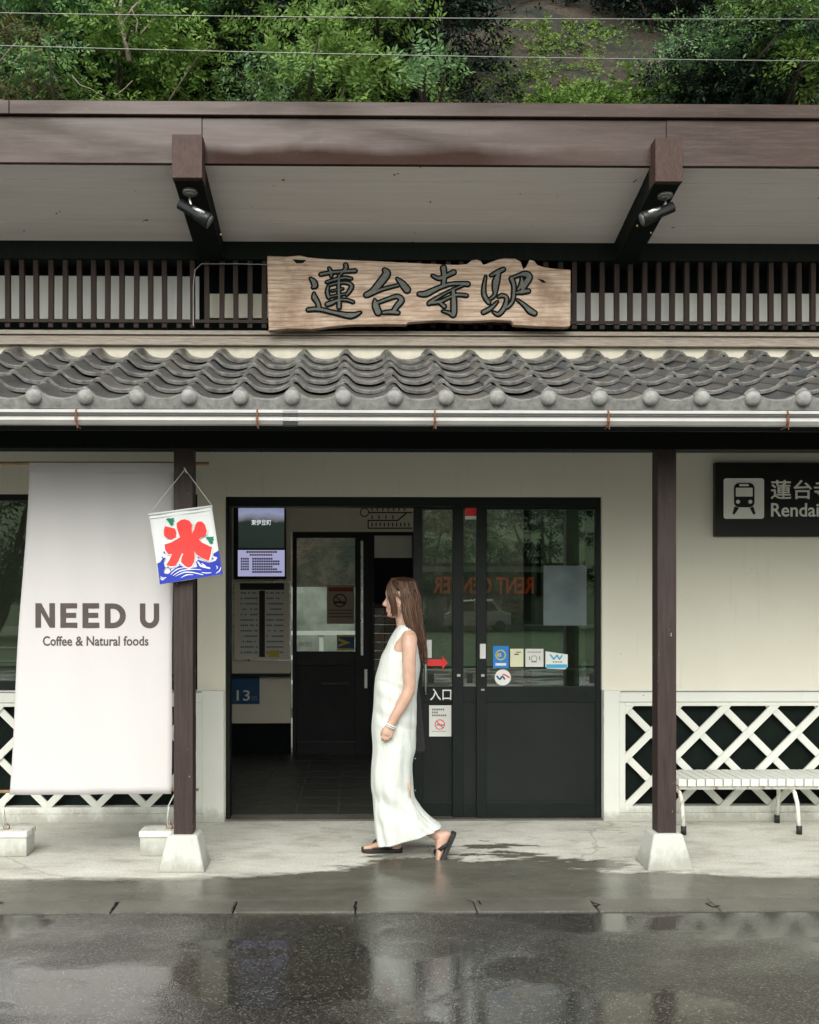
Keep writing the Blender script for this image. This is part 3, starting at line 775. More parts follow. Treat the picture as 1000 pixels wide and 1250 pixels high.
stuff(part(nm, 'notice_print', M['grey_print'], D1))
def ringy(mb, c, r, w_, y0, y1, n=28):
    for i in range(n):
        a0, a1 = 2*math.pi*i/n, 2*math.pi*(i+1)/n
        mb.prism([(c[0]+r*math.cos(a0), c[1]+r*math.sin(a0)), (c[0]+r*math.cos(a1), c[1]+r*math.sin(a1)), (c[0]+(r-w_)*math.cos(a1), c[1]+(r-w_)*math.sin(a1)), (c[0]+(r-w_)*math.cos(a0), c[1]+(r-w_)*math.sin(a0))], y0, y1)
rg = MB(); q = P(537, 884.5, .0905); ringy(rg, (q.x, q.z), .036, .006, .0893, .0905)
rg.prism([(q.x-.026, q.z+.021), (q.x-.021, q.z+.026), (q.x+.026, q.z-.021), (q.x+.021, q.z-.026)], .0889, .0893)
part(rg, 'prohibition_ring', M['red'], D1)
# stickers on the right-hand pane
s1_ = plate(602, 621, 788.5, 815.5, YG, M['blue'], 'blue_sticker', D3)
rb = MB(); q = P(611.3, 799.5, YG); ringy(rb, (q.x, q.z), .037, .008, YG-.004, YG-.0031, 18)
for k in (-1, 0, 1): rb.box(q.x-.018+k*.012, q.x-.010+k*.012, YG-.004, YG-.0031, q.z-.012, q.z+.012)
part(rb, 'yellow_emblem', M['yellow'], D3); plate(605, 618, 809.5, 812.5, YG-.003, M['white'], 'sticker_base', D3, .001)
plate(623, 639, 792, 814, YG, M['cream_paper'], 'cream_sticker', D3); b_ = MB(); rect(b_, 628, 633.5, 798, 799.4, YG-.003, .001); rect(b_, 630, 636, 795.6, 796.6, YG-.003, .001); part(b_, 'sticker_print', M['dark_print'], D3)
plate(641.5, 663.5, 792, 814, YG, M['paper'], 'white_sticker', D3)
b_ = MB()
for k in range(7): rect(b_, 644+k*2.5, 645.8+k*2.5, 795.5, 796.6, YG-.003, .001)
q = P(652, 804, YG); ringy(b_, (q.x, q.z), .022, .004, YG-.004, YG-.0031, 14); rect(b_, 648.5, 655.5, 807.5, 808.6, YG-.003, .001)
for x_ in (646, 658.5): rect(b_, x_, x_+1, 801, 806, YG-.003, .001)
part(b_, 'sticker_print', M['grey_print'], D3)
pl = [(666, 795), (693, 799), (693, 814), (690, 817), (668, 816), (666, 814)]
part(MB().prism([(P(x, y, YG).x, P(x, y, YG).z) for x, y in pl], YG-.003, YG), 'pass_sticker', M['white'], D3)
b_ = MB()
for seg in (((672, 799.5), (676, 804.5), (680, 800), (683, 804.5), (686, 800.5)),):
    for A, B in zip(seg[:-1], seg[1:]):
        brush(b_, [(P(A[0], A[1], YG).x, P(A[0], A[1], YG).z, .011), (P(B[0], B[1], YG).x, P(B[0], B[1], YG).z, .011)], YG-.0042, YG-.0031)
rect(b_, 667, 692.5, 811, 815.5, YG-.003, .001); part(b_, 'sticker_print', M['skyblue'], D3)
b_ = MB(); [rect(b_, 675+k*3, 677+k*3, 807.4, 808.8, YG-.003, .001) for k in range(4)]; part(b_, 'sticker_caption', M['grey_print'], D3)
q = P(613.8, 827, YG); part(MB().disc_y((q.x, q.z), .056, YG-.003, YG, 28), 'round_sticker', M['white'], D3)
b_ = MB(); brush(b_, [(q.x-.04, q.z+.008, .012), (q.x-.02, q.z-.012, .012), (q.x-.004, q.z+.008, .012), (q.x+.012, q.z-.01, .012)], YG-.0045, YG-.0032); part(b_, 'round_sticker_print', M['navy'], D3)
b_ = MB(); brush(b_, [(q.x+.0, q.z+.022, .008), (q.x+.02, q.z+.016, .01), (q.x+.044, q.z+.0, .01)], YG-.0052, YG-.0046); part(b_, 'round_sticker_mark', M['red'], D3)
# poster on the outer pane face; dimming by the glass put into its colour
plate(663.5, 716, 690.5, 763.5, YG, simple('dimmed_poster', (.13, .165, .17), .12, .25, 2.5, 0, spec=.9), 'dimmed_poster', D3)
plate(640, 725, 762.5, 764.3, .066, M['grey_metal'], 'inner_rail', D3)

# ================================================================== INTERIOR
IY = 3.0
part(MB().box(-3.2, PX(354.5, IY), IY, IY+.12, PZ(883, IY, 300), 2.75), 'ticket_office_wall', M['inner_wall'])
part(MB().box(-3.2, PX(354.5, IY), IY+.05, IY+.12, 0, PZ(883, IY, 300)), 'toe_recess', M['dark_void'])
part(MB().box(-3.2, PX(355.5, IY), IY-.10, IY+.002, PZ(825.5, IY, 300), PZ(822, IY, 300)), 'counter_shelf', M['alu'])
part(MB().box(PX(354.5, IY), PX(509, IY), IY+.02, IY+.12, PZ(649, IY, 400), 2.75), 'inner_wall_head', M['inner_wall'])
part(MB().box(-3.3, -3.2, .2, IY+.1, 0, 2.75), 'inner_wall', M['inner_wall'])
part(MB().box(3.6, 3.7, .2, IY, 0, .8), 'inner_wall', M['inner_wall']); part(MB().box(3.6, 3.7, .2, IY, 2.5, 2.75), 'inner_wall', M['inner_wall'])  # right wall left open at mid height, an added opening to brighten the room
for yy_ in (.2, 1.1, 2.0, 2.9): part(MB().box(3.62, 3.68, yy_, yy_+.06, .8, 2.5), 'added_side_mullion', M['alu'])
part(MB().box(PX(700, IY), 3.6, IY, IY+.1, 0, .85), 'inner_wall', M['inner_wall'])
part(MB().box(PX(509, IY), 3.6, IY+.02, IY+.12, 2.45, 2.75), 'inner_wall_head', M['inner_wall'])
part(MB().box(-3.3, 3.7, .17, IY+.1, 2.75, 2.8), 'inner_ceiling', M['inner_dark'])
part(MB().box(-14, 16, .17, IY+.2, -.003, .003), 'floor_bed', M['grout'])
FL = bpy.data.objects.new('tiled_floor', None); link(FL, None, (0, .2, 0)); structure(FL)
ftx0 = PX(416, .15)+.0; fme = None
for i in range(-8, 10):
    for j in range(10):
        loc = (ftx0-.02+i*.303, .19+j*.303, .003)
        if loc[0] < -3.2 or loc[0] > 3.3 or loc[1]+.3 > IY+.3: continue
        if fme is None: o = MB().box(.003, .3, .003, .3, 0, .006).build('floor_tile', M['floor_tile'], FL, loc=loc, shift=False); fme = o.data
        else: inst('floor_tile', fme, FL, loc, (random.uniform(-.002, .002), random.uniform(-.002, .002), 0))
# inner door to the platform with glazed upper half
dY = IY+.03
d = MB()
def R4(mb, a, b, t, bo, Y=dY, th=.05): rect(mb, a, b, t, bo, Y+th, th)
R4(d, 357.5, 452, 649, 657); R4(d, 357.5, 362.5, 657, 928); R4(d, 433.5, 452, 657, 928); R4(d, 362.5, 433.5, 795, 812); R4(d, 362.5, 433.5, 905, 928)
IDo = part(d, 'inner_door', M['alu'], bevel=.003)
d = MB(); rect(d, 362.5, 433.5, 812, 905, dY+.035, .02); part(d, 'door_panel', M['door_panel'], IDo)
d = MB(); rect(d, 362.5, 433.5, 657, 795, dY+.03, .005); part(d, 'glass_pane', M['glass_in'], IDo)
d = MB(); rect(d, 440.5, 443.5, 660, 800, dY-.001, .01); rect(d, 445, 448.5, 817, 840, dY-.001, .01); part(d, 'door_pull', M['steel'], IDo)
d = MB(); rect(d, 393, 427, 833, 836, dY+.014, .02); part(d, 'letter_slot', M['black'], IDo)
fit_txt('締切', 364, 380.5, 790, 783, dY+.023, M['white'], IDo, 'closed_lettering', off=.01)
# wicket to the right, half height leaf
d = MB(); R4(d, 452, 457, 649, 928); R4(d, 503, 512, 649, 928); R4(d, 457, 503, 649, 654); IF = part(d, 'wicket_frame', M['alu'])
d = MB(); rect(d, 457, 503, 654, 681, dY+.04, .01); part(d, 'wicket_transom', M['inner_dark'], IF)
d = MB(); rect(d, 457, 503, 681, 930, dY+.30, .02); part(d, 'wicket_back', M['dark_void'], IF)
# rear opening of the right half, widened to let more daylight in
for a in (2.1, 2.7, 3.3):
    part(MB().box(PX(509, IY)+(a-2.1), PX(509, IY)+(a-2.1)+.04, IY+.04, IY+.08, 0, 2.15), 'rear_mullion', M['alu'])
part(MB().box(PX(509, IY), PX(700, IY), IY+.02, IY+.09, 0, .85), 'rear_kick_wall', M['inner_wall'])

# monitor
mon = thing('monitor', 'tall lit information screen on the wall over the counter, green hill picture above', 'screen', (PX(318, IY), IY, 1.9))
part(rect(MB(), 286, 349.5, 609, 707, IY, .05), 'screen_casing', M['black'], mon, bevel=.004)
part(rect(MB(), 291, 347, 612, 669, IY-.051, .002), 'screen_picture', M['screen_pic'], mon)
part(rect(MB(), 290.5, 347.5, 671.5, 703.5, IY-.051, .002), 'screen_page', M['screen_light'], mon)
fit_txt('東伊豆町', 307, 331, 641, 634.5, IY-.055, M['screen_white'], mon, 'screen_lettering')
b_ = MB(); random.seed(3)
for r_ in range(5):
    for k in range(4): rect(b_, 294+k*2.6, 296+k*2.6, 681+r_*3.2, 683.2+r_*3.2, IY-.0535, .001)
    for k in range(random.choice((9, 11, 12))): rect(b_, 308+k*2.8, 310.3+k*2.8, 681+r_*3.2, 683.2+r_*3.2, IY-.0535, .001)
for k in range(13): rect(b_, 308+k*2.8, 310.3+k*2.8, 697, 699.3, IY-.0535, .001)
stuff(part(b_, 'screen_text', M['screen_text'], mon))
b_ = MB(); [rect(b_, 305+k*2.8, 307.2+k*2.8, 676.4, 678.4, IY-.0535, .001) for k in range(10)]; part(b_, 'screen_red_line', M['red'], mon)
b_ = MB(); [rect(b_, 301+k*2.9, 303.3+k*2.9, 672.6, 675, IY-.0535, .001) for k in range(13)]; part(b_, 'screen_yellow_line', M['yellow'], mon)
# timetable board
tb = thing('timetable_board', 'framed timetable board hanging below the lit screen', 'notice board', (PX(320, IY), IY, 1.3))
part(rect(MB(), 285, 355, 709.5, 807, IY, .02), 'board', M['inner_wall'], tb)
f = MB(); rect(f, 285, 355, 709, 711, IY-.02, .012); rect(f, 285, 355, 805, 807, IY-.02, .012); rect(f, 285, 286.6, 711, 805, IY-.02, .012); rect(f, 353.4, 355, 711, 805, IY-.02, .012)
part(f, 'board_frame', M['steel'], tb)
f = MB(); rect(f, 293, 347, 712, 720, IY-.0205, .003); rect(f, 316.5, 323.5, 721, 802, IY-.0205, .003); part(f, 'timetable_heading', M['dark_print'], tb)
for cxx in (293, 324.5):
    for k in range(12):
        part(rect(MB(), cxx, cxx+22.5, 721.5+k*6.6, 726.6+k*6.6, IY-.0205, .002), 'timetable_strip', M['paper'], tb)
b_ = MB(); random.seed(5)
for cxx in (294, 325.5):
    for k in range(12):
        for q_ in range(9):
            if random.random() < .8: rect(b_, cxx+q_*2.35, cxx+1.5+q_*2.35, 723+k*6.6, 724.6+k*6.6, IY-.023, .0008)
stuff(part(b_, 'timetable_print', M['dark_print'], tb))
part(rect(MB(), 328, 341, 794, 802, IY-.0235, .002), 'yellow_note', M['yellow'], tb)
# blue plate 13 m
bp = thing('elevation_plate', 'dark blue plate reading 13m on the counter front', 'plate', (PX(298, IY), IY, .7))
part(rect(MB(), 280, 317, 826, 859.5, IY, .006), 'plate', M['navy'], bp)
fit_txt('13', 289, 305, 855.5, 842.5, IY-.008, M['sign_white'], bp, 'plate_number', off=.012)
fit_txt('m', 307.5, 313.5, 855.5, 850, IY-.008, M['grey_metal'], bp, 'plate_unit')
# clock, route map
ck = thing('wall_clock', 'round clock with dark rim half hidden above the inner door', 'clock', (PX(428, IY), IY, 2.6))
q = P(428, 601, IY); f = MB(); f.disc_y((q.x, q.z), .12, IY-.03, IY+.018, 32); part(f, 'clock_rim', M['black'], ck)
part(MB().disc_y((q.x, q.z), .10, IY-.036, IY-.031, 32), 'clock_face', M['inner_wall'], ck)
rm = thing('route_map', 'green line railway route map above the dark wicket', 'map', (PX(475, IY), IY, 2.4))
part(rect(MB(), 437, 504.5, 610, 648, IY+.018, .004), 'map_sheet', M['inner_wall'], rm)
m_g = simple('map_green', (.012, .05, .035), .7, .1, 8, 0)
b_ = MB(); yy = IY+.0135
def ln(a, b, w_=.012):
    A, B = P(a[0], a[1], yy), P(b[0], b[1], yy); brush(b_, [(A.x, A.z, w_), (B.x, B.z, w_)], yy-.0012-random.random()*.0006, yy)
q = P(445, 625.5, yy); ringy(b_, (q.x, q.z), .046, .010, yy-.0008, yy)
ln((451, 625.7), (503, 625.7)); ln((496, 626.5), (486, 635), .014); ln((486, 635.3), (449.5, 635.3)); ln((449.5, 635), (449.5, 644.5)); ln((449.5, 644.8), (503, 644.8))
part(b_, 'route_line', m_g, rm)
b_ = MB()
for row, y_, n_ in ((0, 619, 7), (1, 629, 4), (2, 638, 10)):
    for k in range(n_):
        x_ = 453.5+k*(6.6 if row == 0 else 8.5 if row == 1 else 5); rect(b_, x_, x_+1.5, y_, y_+4.5, yy, .001)
for k in range(9): rect(b_, 476+k*2.3, 477.8+k*2.3, 614.5, 616, yy, .001)
stuff(part(b_, 'station_names', M['dark_print'], rm))
# no smoking poster, yellow sticker on the inner pane
ps = thing('smoking_ban_poster', 'tan no smoking poster taped on the inner door window', 'poster', (PX(415, dY), dY, 1.5))
part(rect(MB(), 399, 433, 714.5, 761.5, dY+.022, .004), 'poster_sheet', M['brown_paper'], ps)
b_ = MB(); q = P(415, 733, dY+.018); ringy(b_, (q.x, q.z), .068, .012, dY+.0165, dY+.0175)
b_.prism([(q.x-.048, q.z+.040), (q.x-.040, q.z+.048), (q.x+.048, q.z-.040), (q.x+.040, q.z-.048)], dY+.0155, dY+.0163); rect(b_, q.x and 408, 422, 734, 736.5, dY+.0178, .0005)
for r_ in range(3):
    for k in range(11): rect(b_, 401.5+k*2.7, 403.3+k*2.7, 744+r_*4, 745.6+r_*4, dY+.0178, .0008)
part(b_, 'poster_print', M['dark_print'], ps)
part(rect(MB(), 401, 431, 717, 722, dY+.0178, .001), 'poster_heading', simple('dull_red', (.30, .06, .05), .7, .1, 8, 0), ps)
ys = thing('direction_sticker', 'black and yellow arrow sticker at the foot of the inner door window', 'sticker', (PX(422, dY), dY, 1.2))
part(rect(MB(), 411.5, 433, 775, 794, dY+.022, .004), 'sticker_ground', M['navy'], ys)
b_ = MB(); pts = [(413, 779), (428, 784.5), (413, 790), (413, 786.5), (419, 784.5), (413, 782.5)]
b_.prism([(P(x, y, dY+.017).x, P(x, y, dY+.017).z) for x, y in pts], dY+.0155, dY+.0175); rect(b_, 412, 432.5, 775.5, 777.5, dY+.0178, .001); rect(b_, 412, 432.5, 791.5, 793.5, dY+.0178, .001)
part(b_, 'sticker_arrow', M['yellow'], ys)
# leaflet rack
RY = IY-.1
rk = thing('leaflet_rack', 'tall leaflet rack with stepped rows behind the walking woman', 'rack', (PX(480, RY), RY, 0))
rkb = MB(); 
a, b = PX(457, RY), PX(507, RY)
rkb.box(a-.012, a, RY-.02, RY+.1, 0.008, 1.52); rkb.box(b, b+.012, RY-.02, RY+.1, .008, 1.52); rkb.box(a, b, RY+.07, RY+.09, 0.01, 1.5)
part(rkb, 'rack_frame', M['black'], rk)
m_leaf = [simple('leaflet_brown', (.22, .165, .12), .7, .35, 7, 0), simple('leaflet_grey', (.27, .25, .21), .7, .35, 9, 0), simple('leaflet_tan', (.30, .22, .15), .7, .3, 8, 0)]
for k in range(11):
    zt = PZ(752+k*10.6, RY, 480)
    part(MB().box(a, b, RY-.028, RY-.022, zt-.003, zt+.004), 'rack_lip', M['steel'], rk)
    for j in range(4):
        x_ = a+.004+j*(b-a)/4
        part(MB().box(x_, x_+(b-a)/4-.006, RY-.018+.0, RY-.014, zt+.008, zt+.078), 'leaflet', random.choice(m_leaf), rk)
# bench and vending shapes deep inside the right half
ib = thing('waiting_bench', 'dim slatted bench inside the waiting room behind the glass doors', 'bench', (1.6, 2.4, 0))
for k in range(4): part(MB().box(1.0, 2.3, 2.2+k*.1, 2.28+k*.1, .40, .43), 'seat_slat', M['brown_paper'], ib)
for x_ in (1.1, 2.15): part(MB().box(x_, x_+.05, 2.22, 2.56, .008, .40), 'leg', M['black'], ib)
ip = thing('inner_poster', 'pale poster hanging on the waiting room rear wall', 'poster', (2.5, IY, 1.6))
part(MB().box(2.35, 2.85, IY-.012, IY, 1.2, 1.9), 'poster_sheet', M['paper'], ip)

# rear platform beyond the inner doors
structure(MB().box(-14, 16, IY+.35, 6.1, -.03, .02).build('rear_platform', M['slab']))
FN = thing('platform_fence', 'white railing along the far side of the track behind the station', 'fence', (0, 7.5, 0))
for k in range(-20, 1): part(MB().box(k*.5-.03, k*.5+.03, 7.48, 7.54, -.04, 1.1), 'fence_post', M['white_wood'], FN)
for z in (.35, .7, 1.05): part(MB().box(-10.2, .3, 7.45, 7.478, z, z+.06), 'fence_rail', M['white_wood'], FN)

RWt = MB().box(-10, .9, 8.0, 8.3, -.05, 1.75).build('retaining_wall', simple('stained_wall_concrete', (.26, .27, .24), .9, .5, 2.2, .4)); tag(RWt, 'pale retaining wall beyond the track, glimpsed through the inner door window', 'wall')
# ================================================================== HILL, TREES
def hillz(x, y):
    t = max(0, y-8.5)
    base = 9.0*(1-math.exp(-t/3.2)) + .72*t + .04*x*0
    n = mnoise.noise(Vector((x*.12, y*.12, 3)))*2.2 + mnoise.noise(Vector((x*.5, y*.5, 9)))*.55
    return base + n*min(1, t/3)-.05
hx = np.linspace(-70, 80, 170); hy = np.concatenate([np.linspace(8.4, 20, 60), np.linspace(20.5, 70, 50)])
vs_ = [(x, y, hillz(x, y)) for y in hy for x in hx]; nx = len(hx)
fs_ = [(j*nx+i, j*nx+i+1, (j+1)*nx+i+1, (j+1)*nx+i) for j in range(len(hy)-1) for i in range(nx-1)]
m = N('hill_soil'); c = m.co(kind='World'); f = m.noise(.9, c, 6, .6); f2 = m.noise(7, c, 6, .7)
b_ = m.ramp(f2, [(.3, (.020, .015, .010)), (.55, (.058, .041, .028)), (.8, (.12, .095, .072))])
b_ = m.mix(m.ramp(f, [(.42, 1), (.6, 0)]), b_, (.008, .014, .007))
m.set(Base_Color=b_, Roughness=.95); m.bump(f2, .9, .08); 
structure(MB().add(vs_, fs_).build('hillside', m.m, smooth=True))

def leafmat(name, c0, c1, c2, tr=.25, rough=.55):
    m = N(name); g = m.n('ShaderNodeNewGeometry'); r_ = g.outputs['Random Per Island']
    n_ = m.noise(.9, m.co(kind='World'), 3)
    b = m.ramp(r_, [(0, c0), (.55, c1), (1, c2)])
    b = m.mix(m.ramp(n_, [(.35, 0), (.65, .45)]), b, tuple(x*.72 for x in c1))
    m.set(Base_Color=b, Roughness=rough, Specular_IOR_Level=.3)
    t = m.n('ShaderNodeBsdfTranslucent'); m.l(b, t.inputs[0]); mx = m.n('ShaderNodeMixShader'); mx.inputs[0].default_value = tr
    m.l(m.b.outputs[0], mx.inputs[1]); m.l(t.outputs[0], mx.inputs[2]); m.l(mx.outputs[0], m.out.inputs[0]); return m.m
LM = {
 'acacia': leafmat('mid_green_leaf', (.042, .115, .034), (.075, .175, .048), (.12, .23, .066)),
 'bright': leafmat('yellow_green_leaf', (.08, .17, .032), (.145, .255, .05), (.22, .32, .08)),
 'pale': leafmat('pale_green_leaf', (.07, .16, .065), (.12, .235, .09), (.20, .31, .13)),
 'dark': leafmat('shade_dark_leaf', (.003, .010, .006), (.006, .018, .010), (.012, .030, .015), .06),  # dark gaps of the wood: forest shade put into the leaf colour
 'olive': leafmat('olive_leaf', (.05, .06, .015), (.10, .10, .03), (.15, .13, .05)),
 'ivy': leafmat('ivy_leaf', (.03, .07, .008), (.085, .145, .016), (.16, .23, .03), .12),
}
M['bark'] = simple('pale_bark', (.20, .17, .13), .9, .35, 9, .5)
M['bark_dark'] = simple('dark_bark', (.035, .028, .02), .9, .35, 9, .5)

def leaf_obj(name, V, mat, parent, loc, quads=True):
    """V: (n,4,3) leaf quads in world space"""
    n = len(V); me = bpy.data.meshes.new(name)
    co = (V.reshape(-1, 3)-np.array(loc)).astype(np.float32)
    me.vertices.add(n*4); me.vertices.foreach_set('co', co.ravel())
    me.loops.add(n*4); me.loops.foreach_set('vertex_index', np.arange(n*4, dtype=np.int32))
    me.polygons.add(n); me.polygons.foreach_set('loop_start', np.arange(0, n*4, 4, dtype=np.int32)); me.polygons.foreach_set('loop_total', np.full(n, 4, dtype=np.int32))
    me.materials.append(mat); me.update(calc_edges=True)
    o = bpy.data.objects.new(name, me); return link(o, parent, loc)
def sprigs(origin, direc, normal, length, nl=9, leaf=.085, wid=.38, droop=.25):
    """feathered twigs; origin,direc,normal (n,3); returns (n*nl,4,3)"""
    n = len(origin); out = []
    direc = direc/np.linalg.norm(direc, axis=1, keepdims=True)
    side = np.cross(direc, normal); side /= (np.linalg.norm(side, axis=1, keepdims=True)+1e-9)
    nor = np.cross(side, direc)
    for k in range(nl):
        t = (k+1)/nl; s = 1 if k % 2 else -1
        base = origin+direc*(length*t)[:, None]-np.array([0, 0, 1.])*(length*droop*t*t)[:, None]
        if k == nl-1: ld = direc+rng.normal(0, .15, (n, 3))
        else: ld = direc*.55+side*s*.85+nor*rng.normal(.0, .25, (n, 1))+rng.normal(0, .15, (n, 3))
        ld -= np.array([0, 0, .25])
        ld /= np.linalg.norm(ld, axis=1, keepdims=True)
        ls = (leaf*rng.uniform(.7, 1.3, n))[:, None]
        lw = np.cross(ld, nor+rng.normal(0, .3, (n, 3))); lw /= (np.linalg.norm(lw, axis=1, keepdims=True)+1e-9)
        a = base; b = base+ld*ls*.5+lw*ls*wid*.5; c = base+ld*ls; d = base+ld*ls*.5-lw*ls*wid*.5
        out.append(np.stack([a, b, c, d], 1))
    return np.concatenate(out, 0)
def crown(pads, per, leaf=.085, nl=9, slen=.38, style='pad', flat=.4):
    """pads: (n,4) centre + radius. sprigs radiate from the pads' upper shells"""
    O, D, Nn, Ln = [], [], [], []
    for p in pads:
        k = int(per*(p[3]/.7)**2)
        ph = rng.uniform(0, 2*np.pi, k); rr = np.sqrt(rng.uniform(0, 1, k)); zt = rng.uniform(-.25, 1, k)
        o = np.stack([np.cos(ph)*rr, np.sin(ph)*rr, np.sqrt(np.clip(1-rr*rr, 0, 1))*zt], 1)
        if style == 'pad':
            d = np.stack([np.cos(ph)*.9, np.sin(ph)*.9, rng.uniform(-.25, .35, k)], 1)+rng.normal(0, .35, (k, 3))
        else:
            d = o*.8+np.array([0, 0, .9])+rng.normal(0, .35, (k, 3))
        nn = np.tile(np.array([0, -.15, .55]), (k, 1))+o*1.0+rng.normal(0, .22, (k, 3))
        O.append(np.array(p[:3])+o*np.array([p[3], p[3], p[3]*flat])); D.append(d); Nn.append(nn); Ln.append(rng.uniform(.6, 1.2, k)*slen)
    return sprigs(np.concatenate(O), np.concatenate(D), np.concatenate(Nn), np.concatenate(Ln), nl, leaf)
def limbs(base, tips, r0, mat_, parent, name='trunk', bend=.3, loc=(0, 0, 0)):
    mb = MB(); base = Vector(base)
    fork = None
    for i, t in enumerate(tips):
        t = Vector(t); mid = base.lerp(t, .45)+Vector((random.uniform(-bend, bend), random.uniform(-bend, bend), random.uniform(0, bend)))
        pts = [base.lerp(mid, s).lerp(mid.lerp(t, s), s) for s in (0, .2, .4, .6, .8, 1)]
        pts = [p+Vector((random.uniform(-.05, .05), random.uniform(-.05, .05), 0)) if 0 < j < 5 else p for j, p in enumerate(pts)]
        mb.tube(pts, [r0*(1-.8*s)+.008 for s in (0, .2, .4, .6, .8, 1)], 7)
        for _ in range(3):
            s = random.uniform(.4, .9); q = pts[int(s*5)]; e = q+Vector((random.uniform(-.9, .9), random.uniform(-.6, .6), random.uniform(-.1, .6)))
            mb.tube([q, q.lerp(e, .5)+Vector((0, 0, .1)), e], [r0*.28, r0*.18, .006], 5)
    return mb.build(name, mat_, parent, smooth=True, loc=loc)
def tree(label, px, py, Y, w, h, kind, n=26, per=34, bark='bark_dark', leaf=.125, slen=.42, style='pad', flat=.42, padr=.72, dy=1.5, nl=9, name='broadleaf_tree', gr=None):
    """tree whose crown is centred on the sight line of a photo point at distance Y"""
    c = P(px, py, Y); gz = hillz(c.x, Y+.8)
    base = Vector((c.x+random.uniform(-.4, .4), Y+.8, gz-.1)) if gz < c.z-.6 else Vector((c.x, Y+.8, c.z-h*.5-.5))
    T = thing(name, label, 'tree', base, gr)
    pads = []
    n = max(6, int(n*.8)) if kind != 'dark' else n
    for i in range(n):
        a = random.uniform(0, 2*math.pi); r_ = math.sqrt(random.random()); zz = random.uniform(-1, 1)
        r_ *= math.sqrt(max(.05, 1-zz*zz*.85))
        pads.append((c.x+math.cos(a)*r_*w/2, Y+math.sin(a)*r_*dy, c.z+zz*h/2, padr*random.uniform(.6, 1.25)))
    pads = np.array(pads)
    leaf_obj('crown', crown(pads, per*1.55, leaf, nl, slen, style, flat), LM[kind], T, tuple(base))
    tips = [Vector(pads[i][:3]) for i in random.sample(range(n), min(n, 4))]
    limbs(base, tips, .055, M[bark], T, loc=tuple(base))
    return T
random.seed(21)
TREES = [
 ('domed feathery green tree cut by the left edge of the photo', 35, 40, 14.0, 6.2, 3.2, 'acacia', dict(n=46, per=44, padr=.75)),
 ('olive brown bush low at the left edge above the roof', 8, 112, 12.6, 2.0, 1.6, 'olive', dict(n=14, per=46, style='up', padr=.5, name='shrub')),
 ('small pale green maple just above the roof near the left edge', 75, 122, 12.2, 1.9, .9, 'pale', dict(n=12, per=36, padr=.45, leaf=.10)),
 ('spreading light green tree above the left rafter', 150, 92, 13.2, 4.4, 1.9, 'bright', dict(n=26, per=34, flat=.32)),
 ('airy tree with pale bare forked limbs near the upper left', 190, 20, 15.4, 6.0, 3.0, 'acacia', dict(n=30, per=34)),
 ('layered yellow green tree above the left end of the name board', 265, 45, 14.2, 4.6, 2.6, 'bright', dict(n=30, per=30, flat=.3)),
 ('dense mid green tree behind, high above the name board', 340, 20, 16.2, 5.5, 3.2, 'acacia', dict(n=36, per=34)),
 ('low bright maple directly over the roof edge above the name board', 300, 116, 12.4, 2.8, 1.0, 'pale', dict(n=14, per=34, padr=.5, leaf=.1)),
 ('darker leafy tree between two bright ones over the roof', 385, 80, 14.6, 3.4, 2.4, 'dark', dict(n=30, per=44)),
 ('upright yellow green tree with feathery shoots over the board centre', 455, 60, 13.4, 3.6, 3.2, 'bright', dict(n=30, per=34, style='up', flat=.7)),
 ('bright green bush peeping over the roof below the upright tree', 400, 108, 12.4, 2.6, 1.2, 'bright', dict(n=14, per=34, style='up', padr=.5, name='shrub')),
 ('shade-coloured tree beside the bare earth bank', 535, 60, 14.0, 2.4, 4.0, 'dark', dict(n=26, per=44)),
 ('pale tufted shrub left of the creeper bank', 519, 108, 12.4, .8, 1.2, 'pale', dict(n=7, per=34, style='up', padr=.35, name='shrub')),
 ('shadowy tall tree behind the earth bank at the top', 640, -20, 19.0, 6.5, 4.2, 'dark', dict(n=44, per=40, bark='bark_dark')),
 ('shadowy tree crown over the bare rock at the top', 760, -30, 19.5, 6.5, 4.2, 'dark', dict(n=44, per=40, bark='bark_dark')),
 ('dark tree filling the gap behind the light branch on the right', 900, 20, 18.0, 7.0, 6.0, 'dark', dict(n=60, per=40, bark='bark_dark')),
 ('light green branch reaching in from the right over dark shade', 905, 52, 13.6, 4.6, 1.0, 'pale', dict(n=26, per=36, flat=.35, padr=.55, leaf=.09)),
 ('yellow green tree cut by the upper right corner', 975, 20, 13.2, 2.6, 2.8, 'bright', dict(n=22, per=30, flat=.35)),
 ('dark undergrowth tree under the light branch at the right', 920, 112, 14.6, 3.6, 2.2, 'dark', dict(n=26, per=44, bark='bark_dark')),
 ('hanging leafy shoots near the right edge under the light branch', 972, 92, 13.4, 1.0, 2.0, 'acacia', dict(n=9, per=26, padr=.35, name='shrub')),
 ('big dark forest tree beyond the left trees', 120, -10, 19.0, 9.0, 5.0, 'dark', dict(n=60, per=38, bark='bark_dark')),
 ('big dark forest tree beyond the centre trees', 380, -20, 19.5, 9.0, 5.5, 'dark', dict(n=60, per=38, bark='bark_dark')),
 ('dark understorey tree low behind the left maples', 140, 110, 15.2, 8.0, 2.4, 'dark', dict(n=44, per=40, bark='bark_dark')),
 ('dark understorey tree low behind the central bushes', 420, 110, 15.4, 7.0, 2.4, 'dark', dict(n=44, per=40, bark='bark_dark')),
]
for lb, px, py, Y, w_, h_, kd, kw_ in TREES: tree(lb, px, py, Y, w_, h_, kd, **kw_)
